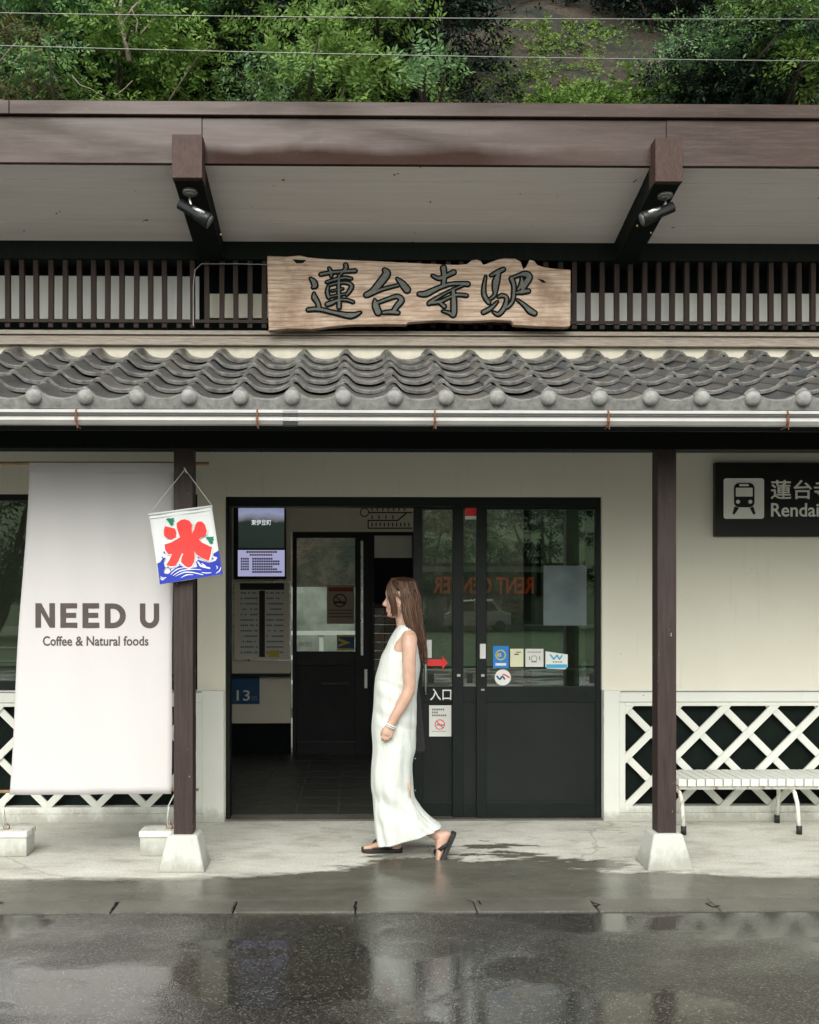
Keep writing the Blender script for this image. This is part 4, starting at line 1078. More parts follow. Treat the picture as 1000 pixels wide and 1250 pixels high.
# pale bare tree
bt = thing('bare_tree', 'pale bare forked trunk among the leaves at upper left', 'tree', P(158, 70, 13.3))
b_ = MB()
def limb(pp, r0, r1, Y): 
    b_ = MB(); pts = [P(x, y, Y-.95) for x, y in pp]; b_.tube(pts, [r0+(r1-r0)*i/(len(pts)-1) for i in range(len(pts))], 7); b_.build('trunk' if r0 > .05 else 'limb', M['bark'], bt, True, loc=tuple(P(158, 70, 13.3)))
limb([(158, 75), (153, 50), (149, 35), (146, 12), (150, -10)], .051, .025, 13.3)
limb([(149, 33), (142, 15), (134, -10)], .04, .02, 13.3); limb([(151, 28), (160, 12), (176, -6)], .03, .015, 13.3)
limb([(166, 42), (168, 25), (160, 10)], .015, .008, 13.2); limb([(172, 42), (180, 32), (192, 20)], .02, .01, 13.2)
limb([(205, 125), (222, 98), (240, 72), (262, 50)], .02, .008, 14.0); limb([(0, 75), (12, 60), (22, 50)], .02, .01, 12.4); limb([(14, 78), (30, 66), (52, 60)], .02, .01, 12.4)
limb([(88, 92), (98, 104), (110, 108), (128, 118)], .014, .006, 12.2); limb([(140, 118), (152, 108), (162, 98)], .014, .006, 12.2)
# creeper on the bank
def on_hill(px, py):
    a = P(px, py, 9); d_ = (a-Vector(CAM)).normalized(); t = 14.0
    while t < 60:
        q = Vector(CAM)+d_*t
        if q.z < hillz(q.x, q.y): return q
        t += .05
    return q
random.seed(4); O = []
for _ in range(3400):
    py = random.uniform(24, 132); cx = 665+ (78-py)*.55
    px = random.gauss(cx+20, 52)
    if px > 755-max(0, (py-60))*.1 or px < 575: continue
    if mnoise.noise(Vector((px*.045, py*.06, 2))) < -.12: continue
    O.append(on_hill(px, py))
O = np.array([tuple(o) for o in O]); k = len(O)
iv = sprigs(O+rng.normal(0, .04, (k, 3)), rng.normal(0, 1, (k, 3))*np.array([1, .4, .6])+np.array([0, -.3, -.3]), np.tile([0, -.8, .6], (k, 1)), rng.uniform(.08, .22, k), 6, .062, .7)
cr = leaf_obj('creeper', iv, LM['ivy'], None, (0, 0, 0)); stuff(cr); tag(cr, 'bright green creeper spreading over the bare earth bank', 'creeper')
O = np.array([tuple(on_hill(random.uniform(655, 850), random.uniform(112, 135))) for _ in range(420)]+[tuple(on_hill(random.uniform(760, 900), random.uniform(85, 130))) for _ in range(150)]); k = len(O)
iv = sprigs(O, rng.normal(0, 1, (k, 3))+np.array([0, -.6, .8]), np.tile([0, -.5, .8], (k, 1)), rng.uniform(.12, .35, k), 7, .10, .6)
cr = leaf_obj('undergrowth', iv, LM['bright'], None, (0, 0, 0)); stuff(cr); tag(cr, 'low leafy undergrowth at the foot of the bare bank', 'undergrowth')

# ---- power lines
for nm_, (ya, yb), lb in (('a', (15.5, 22.5), 'upper of the two thin power lines crossing before the trees'), ('b', (55.5, 69.5), 'lower of the two thin power lines crossing before the trees'), ('c', (122, 139), 'third wire dipping behind the roof edge at far left')):
    Y = 3.0; b_ = MB(); A = P(0, ya, Y); B = P(620 if nm_ != 'c' else 300, yb, Y); dd = (B-A)
    pts = []
    for i in range(25):
        t = -1.2+i*.2
        q = A+dd*t; q.z += (.03*(t-.5)**2-.0075)*1.0 if nm_ != 'c' else 0
        pts.append(q)
    b_.tube(pts, .0042, 5)
    tag(b_.build('power_line', M['grey_metal'], None, True), lb, 'wire', 'power lines over the station roof')

# ================================================================== WOODEN NAME BOARD
BY = -.50
outl = [(326, 312), (350, 313), (366, 311.5), (376, 314), (400, 316), (450, 318), (510, 321), (545, 322.5), (560, 323), (570, 322), (576, 317.5), (582, 316.5), (587, 318), (590, 323), (596, 321), (602, 318.5), (608, 316.5), (615.5, 315), (629, 315.4), (636, 319), (639, 328.4), (643, 325), (645, 320), (647, 316.7), (653, 318.5), (656, 323), (665, 326), (680, 328), (697, 329),
        (696.5, 398), (690, 399.3), (660, 398.5), (627, 396.5), (624, 391.5), (600, 390.5), (585, 391.5), (560, 392), (535, 391), (510, 392.5), (498, 393.5), (496, 396), (460, 396), (430, 396.5), (400, 399), (380, 402), (352, 401), (328, 403.5)]
NBd = thing('name_board', 'rough live-edge wooden board carved with four dark characters under the canopy', 'sign', P(512, 360, BY))
o = part(MB().prism([(P(x, y, BY).x, P(x, y, BY).z) for x, y in outl], BY, BY+.055), 'board', M['cedar'], NBd, bevel=.006)
def kz(ox, oy, s, Y):
    def f(pts, g=0):
        return [(P(ox+x/s, oy+y/s, Y).x, P(ox+x/s, oy+y/s, Y).z, w_/s/ (FP/(Y-CAM[1]))) for x, y, w_ in pts]
    return f
CH = [((360, 305, 11.11), [
 [(350, 335, 30), (480, 310, 30), (640, 295, 28), (820, 285, 34)], [(465, 250, 20), (488, 300, 40), (495, 360, 20)], [(690, 205, 40), (692, 250, 40), (650, 300, 22), (600, 360, 16)],
 [(430, 440, 20), (560, 400, 24), (680, 380, 26), (765, 392, 22)], [(455, 490, 16), (440, 570, 34), (460, 645, 34)], [(470, 480, 16), (600, 450, 16), (720, 452, 28), (770, 495, 40), (740, 560, 36), (700, 610, 24)],
 [(500, 560, 10), (650, 530, 12)], [(470, 640, 14), (680, 600, 14)], [(600, 350, 26), (595, 500, 32), (600, 650, 36), (600, 780, 42)], [(440, 742, 42), (500, 720, 42), (600, 682, 20), (700, 682, 24), (790, 710, 22)],
 [(215, 392, 20), (258, 440, 60), (268, 488, 70), (245, 512, 20)], [(260, 590, 16), (268, 650, 60), (310, 720, 44), (330, 790, 40)], [(180, 815, 34), (330, 808, 40), (540, 855, 34), (760, 893, 66), (895, 848, 6)]]),
 ((440, 305, 12.5), [
 [(370, 310, 50), (400, 370, 100), (290, 520, 90), (180, 640, 70), (90, 690, 60)], [(110, 695, 44), (330, 605, 34), (580, 540, 24)], [(560, 440, 20), (640, 520, 76), (712, 610, 90)],
 [(220, 765, 20), (232, 850, 84), (272, 955, 84)], [(250, 815, 30), (420, 752, 34), (560, 712, 44), (625, 770, 70), (560, 860, 60), (510, 930, 50)], [(350, 960, 30), (480, 950, 50), (575, 962, 40)]]),
 ((500, 305, 11.11), [
 [(460, 245, 60), (470, 350, 52), (460, 480, 44)], [(310, 350, 20), (400, 388, 42), (500, 352, 42), (600, 305, 50)], [(130, 600, 40), (230, 595, 64), (400, 515, 40), (580, 462, 30), (790, 465, 48)], [(720, 484, 20), (500, 582, 16), (330, 680, 34), (265, 728, 40)],
 [(300, 722, 34), (420, 702, 34), (520, 655, 24), (640, 612, 30), (775, 622, 30)], [(400, 710, 26), (470, 768, 40)], [(592, 545, 40), (600, 700, 60), (600, 845, 60), (590, 892, 36), (540, 858, 34), (445, 832, 8)]]),
 ((575, 305, 11.11), [
 [(200, 360, 12), (176, 500, 34), (182, 620, 44), (240, 712, 44)], [(440, 265, 40), (370, 300, 46), (270, 348, 20)], [(372, 330, 44), (340, 430, 80), (330, 520, 64), (325, 600, 30), (300, 638, 30), (258, 668, 20)],
 [(375, 640, 20), (420, 620, 34), (482, 650, 34), (470, 740, 44), (430, 820, 44), (370, 876, 40), (300, 845, 10)], [(360, 705, 12), (265, 795, 40), (170, 848, 44)],
 [(550, 392, 50), (580, 480, 40), (580, 600, 40), (560, 700, 34), (505, 768, 34), (460, 790, 24)], [(560, 380, 20), (660, 342, 30), (740, 332, 66), (788, 372, 70), (740, 460, 66), (700, 530, 50)], [(684, 370, 10), (690, 460, 56), (640, 540, 24)],
 [(605, 588, 14), (690, 572, 50), (780, 560, 40)], [(630, 680, 12), (720, 750, 34), (800, 828, 64), (862, 862, 50)]])]
for (ox, oy, s_), strokes in CH:
    T_ = kz(ox, oy, s_, BY); e = MB(); g = MB()
    for i, st in enumerate(strokes):
        pts = T_(st); brush(e, pts, BY-.0018-.00025*i, BY+.001, .0105); brush(g, pts, BY-.0062-.00025*i, BY-.001, -.0015)
    e.build('character_edge', M['carved_edge'], NBd); g.build('character', M['carved'], NBd)
kb = MB(); kb.prism([(P(x, y, BY).x, P(x, y, BY).z) for x, y in ((357, 316.5), (374, 317.5), (370, 321), (362, 321.5))], BY-.002, BY+.001); kb.prism([(P(x, y, BY).x, P(x, y, BY).z) for x, y in ((656, 340), (664, 342), (667, 345), (662, 345))], BY-.002, BY+.001); kb.build('knot_hole', M['carved_edge'], NBd)
hb_ = MB(); 
for px in (350, 512, 680): q = P(px, 360, BY); hb_.box(q.x-.02, q.x+.02, BY+.05, UY-.02, q.z-.12, q.z+.18)
hb_.build('hanger', M['dark_wood'], NBd)

# ================================================================== STATION SIGN (right)
SYY = -.05
SG = thing('station_sign', 'dark wall sign with white train pictogram and station name at right', 'sign', P(950, 610, SYY))
part(MB().box(P(873.5, 600, SYY).x, P(1150, 600, SYY).x, SYY, -.001, P(900, 655, SYY).z, P(900, 565, SYY).z), 'sign_panel', M['sign_dark'], SG, bevel=.003)
def zq(x, y, Y=SYY-.001): q = P(860+x*.14, 550+y*.14, Y); return (q.x, q.z)
def rrect(x0, y0, x1, y1, r, n=5):
    out = []
    for cx, cy, a0 in ((x1-r, y0+r, -90), (x1-r, y1-r, 0), (x0+r, y1-r, 90), (x0+r, y0+r, 180)):
        for i in range(n+1): a = R(a0+90*i/n); out.append((cx+r*math.cos(a), cy+r*math.sin(a)))
    return [zq(x, y) for x, y in out]
part(MB().prism(rrect(168, 242, 520, 595, 22), SYY-.003, SYY+.001), 'pictogram_ground', M['sign_white'], SG)
b_ = MB(); b_.prism(rrect(257, 283, 435, 495, 45), SYY-.006, SYY-.003)
for pl in ([(262, 487), (300, 500), (262, 556), (243, 553)], [(395, 500), (425, 487), (445, 553), (425, 558)], ): b_.prism([zq(*p) for p in pl], SYY-.0055, SYY-.0032)
part(b_, 'train_pictogram', M['sign_dark'], SG)
b_ = MB(); b_.prism(rrect(302, 293, 385, 311, 6), SYY-.008, SYY-.006); b_.prism(rrect(272, 325, 418, 402, 6), SYY-.008, SYY-.006)
for cx in (291, 398): q = zq(cx, 447); b_.disc_y(q, .014, SYY-.008, SYY-.006, 14)
part(b_, 'train_windows', M['sign_white'], SG)
fit_txt('蓮台寺駅', 941, 941+104, 609.5, 586, SYY-.002, M['sign_white'], SG, 'sign_kanji', off=.012)
fit_txt('Rendaiji Station', 941.5, 1078, 636, 614, SYY-.002, M['sign_white'], SG, 'sign_romaji', off=.014)

# ================================================================== BANNER
bY = -1.06
def bcurve(x, z): return bY+.006*math.sin(x*9+1)+.004*math.sin(x*21+z*2)+.018*(2.3-z)*.3
BN = thing('cloth_banner', 'tall white cloth banner printed NEED U hanging left of the post', 'banner', P(110, 565, bY))
nxg, nzg = 30, 44; vs_ = []; fs_ = []
TLc, TRc, BLc, BRc = P(36, 565, bY), P(213.5, 567, bY), P(10, 971, bY), P(208.5, 969.5, bY)
for j in range(nzg+1):
    t = j/nzg
    for i in range(nxg+1):
        s = i/nxg; q = TLc.lerp(TRc, s).lerp(BLc.lerp(BRc, s), t)
        x_ = q.x+.004*math.sin(t*9)*(s < .02 or s > .98); vs_.append((x_, bcurve(q.x, q.z), q.z))
fs_ = [(j*(nxg+1)+i, (j+1)*(nxg+1)+i, (j+1)*(nxg+1)+i+1, j*(nxg+1)+i+1) for j in range(nzg) for i in range(nxg)]
o = MB().add(vs_, fs_).build('cloth', M['banner'], BN, True, loc=tuple(P(110, 565, bY)))
sm = o.modifiers.new('t', 'SOLIDIFY'); sm.thickness = .0015
hm = MB(); A, B = P(36.5, 566, bY), P(213, 568, bY); hm.box(A.x, B.x, bY-.014, bY-.010, A.z-.05, A.z+.004); hm.build('top_hem', M['banner'], BN)
q0, q1 = P(-40, 565.5, bY), P(255, 566, bY)
MB().tube([(q0.x, bY+.004, q0.z), (q1.x, bY+.004, q1.z)], .011, 10).build('top_rod', M['bamboo'], BN, True)
q0, q1 = P(-8, 967.5, bY), P(241.5, 965, bY)
MB().tube([(q0.x, bY+.03, q0.z), (q1.x, bY+.03, q1.z)], .009, 10).build('bottom_rod', M['bamboo'], BN, True)
MB().tube([P(17, 547, bY), P(17.5, 566, bY), P(18, 570, bY)], .004, 6).build('hook', M['cord'], BN)
# print
def bz(x, y): return (P(x/3.571, 540+y/3.571, bY-.006).x, P(x/3.571, 540+y/3.571, bY-.006).z)
def letter(polys):
    b = MB()
    for i, pl in enumerate(polys): b.prism([bz(*p) for p in pl], -1-.0003*i, 1)
    b.v = [(x_, bcurve(x_, z_)+(-.0025+(y_+1) if y_ < 0 else .0), z_) for x_, y_, z_ in b.v]
    return b
w_ = 25
N_ = [(151, 808), (151, 701), (177, 701), (214, 768), (214, 701), (239, 701), (239, 808), (215, 808), (176, 742), (176, 808)]
def E_(x): return [(x, 701), (x+72, 701), (x+72, 724), (x+25, 724), (x+25, 743), (x+68, 743), (x+68, 765), (x+25, 765), (x+25, 786), (x+73, 786), (x+73, 809), (x, 809)]
def arc(cx, cy, rx, ry, a0, a1, n=12): return [(cx+rx*math.cos(R(a0+(a1-a0)*i/n)), cy+ry*math.sin(R(a0+(a1-a0)*i/n))) for i in range(n+1)]
D_ = [(455, 702)]+arc(492, 756, 54, 54, -90, 90)+[(455, 810)]
D_hole_l = [(455, 702)]+arc(492, 756, 54, 54, -90, 90)+[(455, 810), (455, 787)]+[(480, 787)]+arc(490, 756, 30, 31, 90, -90)+[(480, 725), (480, 787.01)]
Dp1 = [(455, 702), (480, 702), (480, 810), (455, 810)]
Dp2 = arc(492, 756, 54, 54, -90, 90)+arc(490, 756, 31, 31, 90, -90)
Dp2 = [(480, 702)]+arc(492, 756, 54, 54, -90, 90)+[(480, 810), (480, 787)]+arc(490, 756, 31, 31, 90, -90)+[(480, 725)]
U_ = [(607, 702), (631, 702), (631, 765)]+arc(650, 766, 19, 21, 180, 0)+[(669, 702), (693, 702), (693, 768)]+arc(650, 768, 43, 43, 0, 180)
U_ = [(607, 702), (631, 702)]+[(650-19*math.cos(R(a)), 766+21*math.sin(R(a))) for a in range(0, 181, 15)]+[(669, 702), (693, 702)]+[(650+43*math.cos(R(a)), 768+43*math.sin(R(a))) for a in range(0, 181, 12)]
for pl in ([N_], [E_(263)], [E_(358)], [Dp1, Dp2], [U_]): letter(pl).build('banner_letter', M['need_print'], BN)
ot = fit_txt('Coffee & Natural foods', 51.5, 180.5, 788.5, 776.5, bY-.006, M['need_print'], BN, 'banner_tagline', off=.016)
for v in ot.data.vertices: v.co.y = bcurve(v.co.x+WL[ot.name].x, v.co.z+WL[ot.name].z)-WL[ot.name].y-(.0025 if v.co.y < 0 else 0)
# weights
for i, (x0, x1) in enumerate(((-16, 33), (169.5, 213))):
    lb = ('white concrete banner weight at the left edge', 'white concrete banner weight beside the left post')[i]
    a, b = PX(x0, -.96), PX(x1, -.96)
    Wt = thing('banner_weight', lb, 'weight', ((a+b)/2, -.9, 0), 'white blocks holding the banner')
    part(MB().box(a+.005, b-.005, -.955, -.80, 0, .145), 'block', M['concrete_white'], Wt, bevel=.006)
    part(MB().box(a, b, -.965, -.79, .115, .15), 'block_rim', M['rusty_white'], Wt, bevel=.006)
    cx_ = (P(207, 0, -.9).x if i else P(8, 0, -.9).x)
    f = MB(); tp = P(213 if i else 12, 966, bY)
    f.tube([(cx_, -.9, .15), (cx_+.004, -.96, .30), (tp.x, bY+.03, tp.z-.01)], .004, 6); f.tube([(cx_-.012, -.9, .15), (cx_-.003, -.95, .24), (cx_+.01, -.97, .3)], .004, 6)
    f.build('cord', M['cord'], Wt, True)
    ek = MB(); ek.tube([(cx_+math.cos(R(a_))*.018, -.9, .165+math.sin(R(a_))*.018) for a_ in range(0, 361, 30)], .004, 6); ek.build('eye_bolt', M['rust'], Wt)

# ================================================================== ICE FLAG on the left post
FY = -1.30
FG = thing('ice_flag', 'small white cloth flag with big red character over blue waves, tilted on the post', 'flag', P(226, 572, FY))
c4 = [P(182, 627.5, FY), P(258.5, 617, FY), P(271.5, 701.5, FY), P(195, 713.5, FY)]
vs_ = []; ng = 12
def fq(s, t): 
    q = c4[0].lerp(c4[1], s).lerp(c4[3].lerp(c4[2], s), t); return q
for j in range(ng+1):
    for i in range(ng+1):
        q = fq(i/ng, j/ng); vs_.append((q.x, FY+.004*math.sin(i*.9), q.z))
fs_ = [(j*(ng+1)+i, (j+1)*(ng+1)+i, (j+1)*(ng+1)+i+1, j*(ng+1)+i+1) for j in range(ng) for i in range(ng)]
o = MB().add(vs_, fs_).build('flag_cloth', M['flag_white'], FG, True); sm = o.modifiers.new('t', 'SOLIDIFY'); sm.thickness = .001
MB().tube([c4[0]+Vector((-.004, -.004, -.004)), c4[1]+Vector((.004, -.004, -.004))], .006, 8).build('top_stick', M['flag_white'], FG, True)
part(MB().tube([c4[0]+Vector((0, -.004, -.026)), c4[1]+Vector((0, -.004, -.026))], .0022, 6), 'stitched_hem', M['flag_white'], FG)
MB().tube([c4[0], P(225.5, 573.5, FY), P(226.5, 573.5, FY), c4[1]], .0022, 6).build('cord', M['cord'], FG, True)
MB().tube([P(225, 571, FY-.005), P(228, 577, FY-.002), P(227, 575, FY+.06)], .004, 6).build('hook', M['cord'], FG, True)
def fz(x, y): q = P(180+x/10.526, 610+y/10.526, FY-.006); return (q.x, q.z)
def fl(polys, nm_, mt, lay):
    b = MB()
    for i, pl in enumerate(polys): b.prism([fz(*p) for p in pl], FY-.0058-.0008*lay-.00012*i, FY-.0052-.0008*lay-.00012*i)
    b.build(nm_, mt, FG)
wave = [(125, 820), (165, 800), (200, 750), (240, 740), (215, 780), (200, 830), (230, 870), (210, 910), (215, 950), (270, 950), (330, 900), (400, 850), (440, 848), (480, 880), (560, 880), (640, 862), (625, 800), (650, 770), (720, 790), (800, 810), (880, 780), (900, 740), (845, 720), (850, 690), (920, 650), (968, 958), (560, 1020), (160, 1086)]
red = [(375, 300), (430, 260), (480, 250), (540, 270), (575, 320), (570, 380), (575, 430), (600, 390), (620, 310), (650, 280), (700, 280), (740, 320), (765, 400), (750, 460), (690, 485), (665, 510), (700, 550), (830, 610), (815, 700), (790, 785), (700, 750), (640, 710), (600, 660), (610, 740), (600, 800), (570, 855), (530, 875), (480, 850), (430, 800), (440, 740), (460, 700), (445, 685), (400, 780), (360, 850), (300, 858), (240, 840), (280, 780), (315, 700), (265, 700), (230, 650), (220, 575), (300, 550), (380, 505), (420, 480), (400, 430), (380, 360)]
halo = [((x-500)*1.05+500, (y-560)*1.06+560) for x, y in red]
fl([wave], 'wave_print', M['flag_blue'], 0); fl([halo], 'character_halo', M['flag_white'], 1)
fl([red, [(225, 340), (290, 355), (355, 370), (370, 420), (365, 480), (320, 505), (260, 500), (215, 460), (210, 400)]], 'ice_character', M['flag_red'], 2)
gb = [(240, 250), (265, 235), (300, 240), (345, 235), (335, 262), (352, 275), (330, 290), (338, 315), (312, 335), (290, 320), (275, 290)]
fl([gb], 'plover_print', M['flag_green'], 2); fl([[(x+508, y+238) for x, y in gb]], 'plover_print', M['flag_green'], 2)
b_ = MB()
for i, st in enumerate(([(300, 960, 6), (380, 895, 14), (470, 872, 8)], [(330, 975, 6), (430, 915, 14), (560, 895, 12), (690, 900, 6)], [(360, 985, 4), (470, 935, 14), (580, 935, 14), (715, 965, 8)], [(430, 1002, 4), (510, 965, 14), (590, 965, 4)], [(700, 935, 8), (760, 942, 12), (820, 938, 6)], [(170, 990, 6), (200, 1008, 16), (240, 1000, 8)], [(165, 1010, 6), (190, 1028, 14), (215, 1025, 6)], [(880, 945, 4), (925, 915, 14), (945, 870, 6)], [(650, 800, 16), (690, 850, 26), (800, 880, 18)], [(700, 820, 12), (740, 850, 18)], [(885, 850, 6), (900, 870, 12), (890, 890, 4)])):
    brush(b_, [(*fz(x, y), w_/10.5/(FP/5.6)) for x, y, w_ in st], FY-.0068-.00012*i, FY-.0062)
b_.build('wave_lines', M['flag_white'], FG)
b_ = MB()
for i, (x, y) in enumerate(((190, 740), (215, 675), (205, 830), (265, 865), (295, 900), (415, 835), (655, 745), (650, 830), (840, 755))): b_.disc_y(fz(x, y), .0042, FY-.0085-.0001*i, FY-.0052)
b_.build('spray_dots', M['flag_blue'], FG)

# ================================================================== SPOTLIGHTS under the canopy rafters
for i, (lb, mpx, mount, A, B) in enumerate((
    ('small black spotlight under the left canopy rafter, tilted down to the right', 0, (232, 232), (218, 248), (256, 270)),
    ('small black spotlight under the right canopy rafter, tilted down to the left', 0, (812, 236), (823, 252), (784, 268)))):
    Y = -1.16; q = P(*mount, Y); zt = RAF[i][2]-.02
    SP = thing('spotlight', lb, 'lamp', (q.x, Y, zt), 'spotlights under the canopy')
    b_ = MB(); b_.tube([(q.x, Y, zt+.008), (q.x, Y, zt-.012)], [.045, .042], 18); b_.tube([(q.x, Y, zt-.012), (q.x, Y, zt-.02)], [.03, .028], 14); b_.build('mount_plate', M['grey_metal'], SP, True)
    a, b = P(*A, Y-.03), P(*B, Y-.03); mid = a.lerp(b, .45)
    MB().tube([(q.x, Y, zt-.02), (q.x, Y-.01, zt-.05), mid], .007, 8).build('swivel_arm', M['steel'], SP, True)
    b_ = MB(); b_.tube([a, a.lerp(b, .03), a.lerp(b, .55), a.lerp(b, .58), a.lerp(b, .95), b], [.018, .030, .030, .037, .042, .040], 20); b_.build('lamp_housing', M['black'], SP, True)
    MB().tube([b.lerp(a, .02), b+(b-a)*.02], [.034, .033], 20).build('lens', M['grey_metal'], SP, True)
    MB().tube([a.lerp(b, .5)+Vector((0, -.028, .014)), a.lerp(b, .86)+Vector((0, -.034, .014))], .014, 10).build('reflector_cover', M['steel'], SP, True)
    for dx in (-.01, .03): q2 = P(*B, Y); MB().sphere((q2.x+dx*2, -1.13, q2.z-.035-dx), .006, 8, 6).build('screw', M['bamboo'], SP)

# ================================================================== BENCH at right
BN2 = thing('slatted_bench', 'white slatted bench on rusty curved legs against the right wall', 'bench', (2.9, -.26, 0))
bzt = .362; x = PX(829, -.45); bs = .0585; sme = None; xe = x+bs*31
i = 0
while x < xe:
    loc = (x, -.45, bzt-.045)
    if sme is None: o = MB().box(0, bs-.007, 0, .385, 0, .045).build('seat_slat', M['bench_white'], BN2, loc=loc, shift=False, bevel=.003); sme = o.data
    else:
        o = inst('seat_slat', sme, BN2, (x, -.45+random.uniform(-.003, .003), bzt-.045+random.uniform(-.001, .001)))
        mm = o.modifiers.new('bevel', 'BEVEL'); mm.width = .003; mm.segments = 2
    x += bs
MB().box(PX(829, -.45)+.02, xe-.02, -.40, -.36, bzt-.075, bzt-.0455).build('front_rail', M['rusty_white'], BN2)
MB().box(PX(829, -.45)+.02, xe-.02, -.17, -.13, bzt-.075, bzt-.0455).build('rear_rail', M['rusty_white'], BN2)
for lx in (2.13, 2.885, 3.62):
    for (yt, yb) in ((-.38, -.43), (-.15, -.085)):
        off = -.035
        MB().tube([(lx+off-.03, yt, bzt-.062), (lx+off, yt, bzt-.066), (lx+off+.02, yt+(yb-yt)*.2, bzt-.10), (lx+off+.03, yt+(yb-yt)*.5, .20), (lx+off+.032, yb, .03)], .0135, 10).build('leg', M['rusty_white'], BN2, True)
        MB().tube([(lx+off+.032, yb, .055), (lx+off+.032, yb, .0)], .0185, 10).build('rubber_foot', M['rubber'], BN2, True)

# ================================================================== WOMAN
WY = -.95
def wp(px, py, y=0.0): q = P(px, py, WY); return Vector((q.x, WY+y, q.z))
WO = thing('person', 'woman with long brown hair in white sleeveless dress walking left in black sandals', 'person', (wp(485, 1046).x, WY, 0))
pm = 1/ (FP/(WY-CAM[1]))       # metres per pixel
def ell(c, rx, ry, n=20, tilt=0, sq=2.0):
    out = []
    for k in range(n):
        a = 2*math.pi*k/n; ca, sa = math.cos(a), math.sin(a)
        ex_ = rx*math.copysign(abs(ca)**(2/sq), ca); ey_ = ry*math.copysign(abs(sa)**(2/sq), sa)
        out.append(Vector((c[0]+ex_*math.cos(tilt), c[1]+ey_, c[2]+ex_*math.sin(tilt))))
    return out
body = MB()
# torso: (front px, back px, py, half width m)
tor = [(458, 505, 905, .155), (457, 508, 885, .168), (460, 505, 862, .155), (463, 502, 838, .128), (464, 504, 815, .132), (467, 507, 797, .140), (475, 509, 783, .155), (482, 508, 775, .150), (486, 506, 769, .105), (487.5, 503, 764, .058)]
tor = [(a+4, b-2, c_, d_) for a, b, c_, d_ in tor]
body.loft([ell(wp((a+b)/2, c_), (b-a)/2*pm, d_, 20, 0, 2.3) for a, b, c_, d_ in tor])
# neck
body.loft([ell(wp(cx, cyp), r_, r_*.95, 16, -.2) for cx, cyp, r_ in ((496, 772, .060), (494.5, 764, .052), (492.5, 756, .049), (491, 748, .05), (490, 740, .05))])
# head: slices (front px, back px, py, halfwidth)
hd = [(478, 488, 754.2, .022), (474.6, 492, 753, .034), (473.2, 496, 751, .043), (473.0, 499, 748, .052), (472.6, 502, 744.5, .060), (472.2, 505, 741, .065), (472, 506.5, 737, .069), (472, 507.5, 733, .071), (471.6, 508.5, 729, .073), (470.6, 509, 724.5, .075), (471.5, 508.5, 719, .074), (474, 507, 714, .068), (478, 503, 710, .055), (485, 497, 707, .03)]
body.loft([ell(wp((a+b)/2, c_), (b-a)/2*pm, d_, 24, 0, 2.15) for a, b, c_, d_ in hd])
# nose, lips, chin, brow, cheeks
body.loft([ell(wp(x_, y_), rx*pm, ry, 10) for x_, y_, rx, ry in ((473, 729.5, 1.5, .006), (472, 732.5, 2.2, .008), (470.6, 735.5, 3.0, .011), (469.6, 738, 3.1, .0155), (470.8, 739.8, 2.6, .014), (473, 741, 1.6, .008))])
for x_, y_, r_, sc_ in ((472.8, 743.4, .0085, (1, 2.3, .7)), (473.2, 746.6, .0085, (1, 2.0, .75)), (475.3, 751.2, .0125, (1, 1.3, .9))): body.sphere(wp(x_, y_), r_, 12, 8, sc_)
for s_ in (-1, 1): body.sphere(wp(478, 740.5, s_*.04), .021, 12, 8, (.9, .8, .9)); body.sphere(wp(473.8, 728, s_*.03), .010, 10, 6, (.8, 2.0, .7))
for s_ in (-1, 1):     # ears
    body.sphere(wp(488, 735.5, s_*.072), .016, 12, 8, (.8, .42, 1.25)); body.sphere(wp(487.3, 740.3, s_*.070), .0085, 10, 6, (.8, .6, 1))
# arms
def limb3(pts, n=14, flat=.92): body.tube([p for p, r_ in pts], [r_ for p, r_ in pts], n, flat, up=(0, 1, 0))
near = [(wp(498, 774, -.12), .040), (wp(498.3, 779, -.152), .046), (wp(498, 788, -.168), .0445), (wp(497.6, 802, -.178), .041), (wp(497.6, 818, -.184), .038), (wp(498, 832, -.188), .036), (wp(497, 840, -.19), .036), (wp(493.5, 848, -.195), .0365), (wp(488, 858, -.20), .034), (wp(482.5, 867, -.205), .029), (wp(477.5, 876, -.205), .0245), (wp(474.8, 881, -.205), .0245)]
limb3(near)
far = [(wp(498, 775, .12), .040), (wp(498, 782, .155), .045), (wp(496, 800, .175), .040), (wp(492, 822, .18), .037), (wp(489, 838, .18), .036), (wp(484, 852, .18), .033), (wp(480, 870, .17), .026), (wp(478, 882, .17), .024)]
limb3(far)
def hand(c0, y, s_):
    # palm then curled fingers; the back of the hand faces outwards
    pal = [(wp(c0[0]+.3, c0[1]-3, y), .0235), (wp(c0[0]-1.2, c0[1]+1.5, y), .029), (wp(c0[0]-2.8, c0[1]+5.5, y), .033), (wp(c0[0]-3.8, c0[1]+8.8, y), .031)]
    body.tube([p for p, r_ in pal], [r_ for p, r_ in pal], 14, .55, up=(0, 1, 0))
    for k in range(4):
        ox = -7.5+k*3.0; kl = (9.2, 10.2, 10.4, 9.4)[k]
        kn = wp(c0[0]+ox+.5, c0[1]+kl-1.0, y-s_*.002)
        L1 = (1.0, 1.1, 1.0, .8)[k]
        p1 = kn+Vector((-.008, 0, -.020*L1)); p2 = p1+Vector((-.001, -s_*-.016, -.012*L1)); p3 = p2+Vector((.012, s_*.014, .006))
        body.tube([kn+Vector((.004, 0, .02)), kn, p1, p2, p3], [.009, .0098, .0090, .0084, .0074], 10)
    th = [wp(c0[0]-2, c0[1]-1, y), wp(c0[0]-6.4, c0[1]+2.2, y+s_*.006), wp(c0[0]-9.2, c0[1]+6.5, y+s_*.012), wp(c0[0]-10.2, c0[1]+10, y+s_*.018)]
    body.tube(th, [.012, .0115, .0095, .0075], 10)
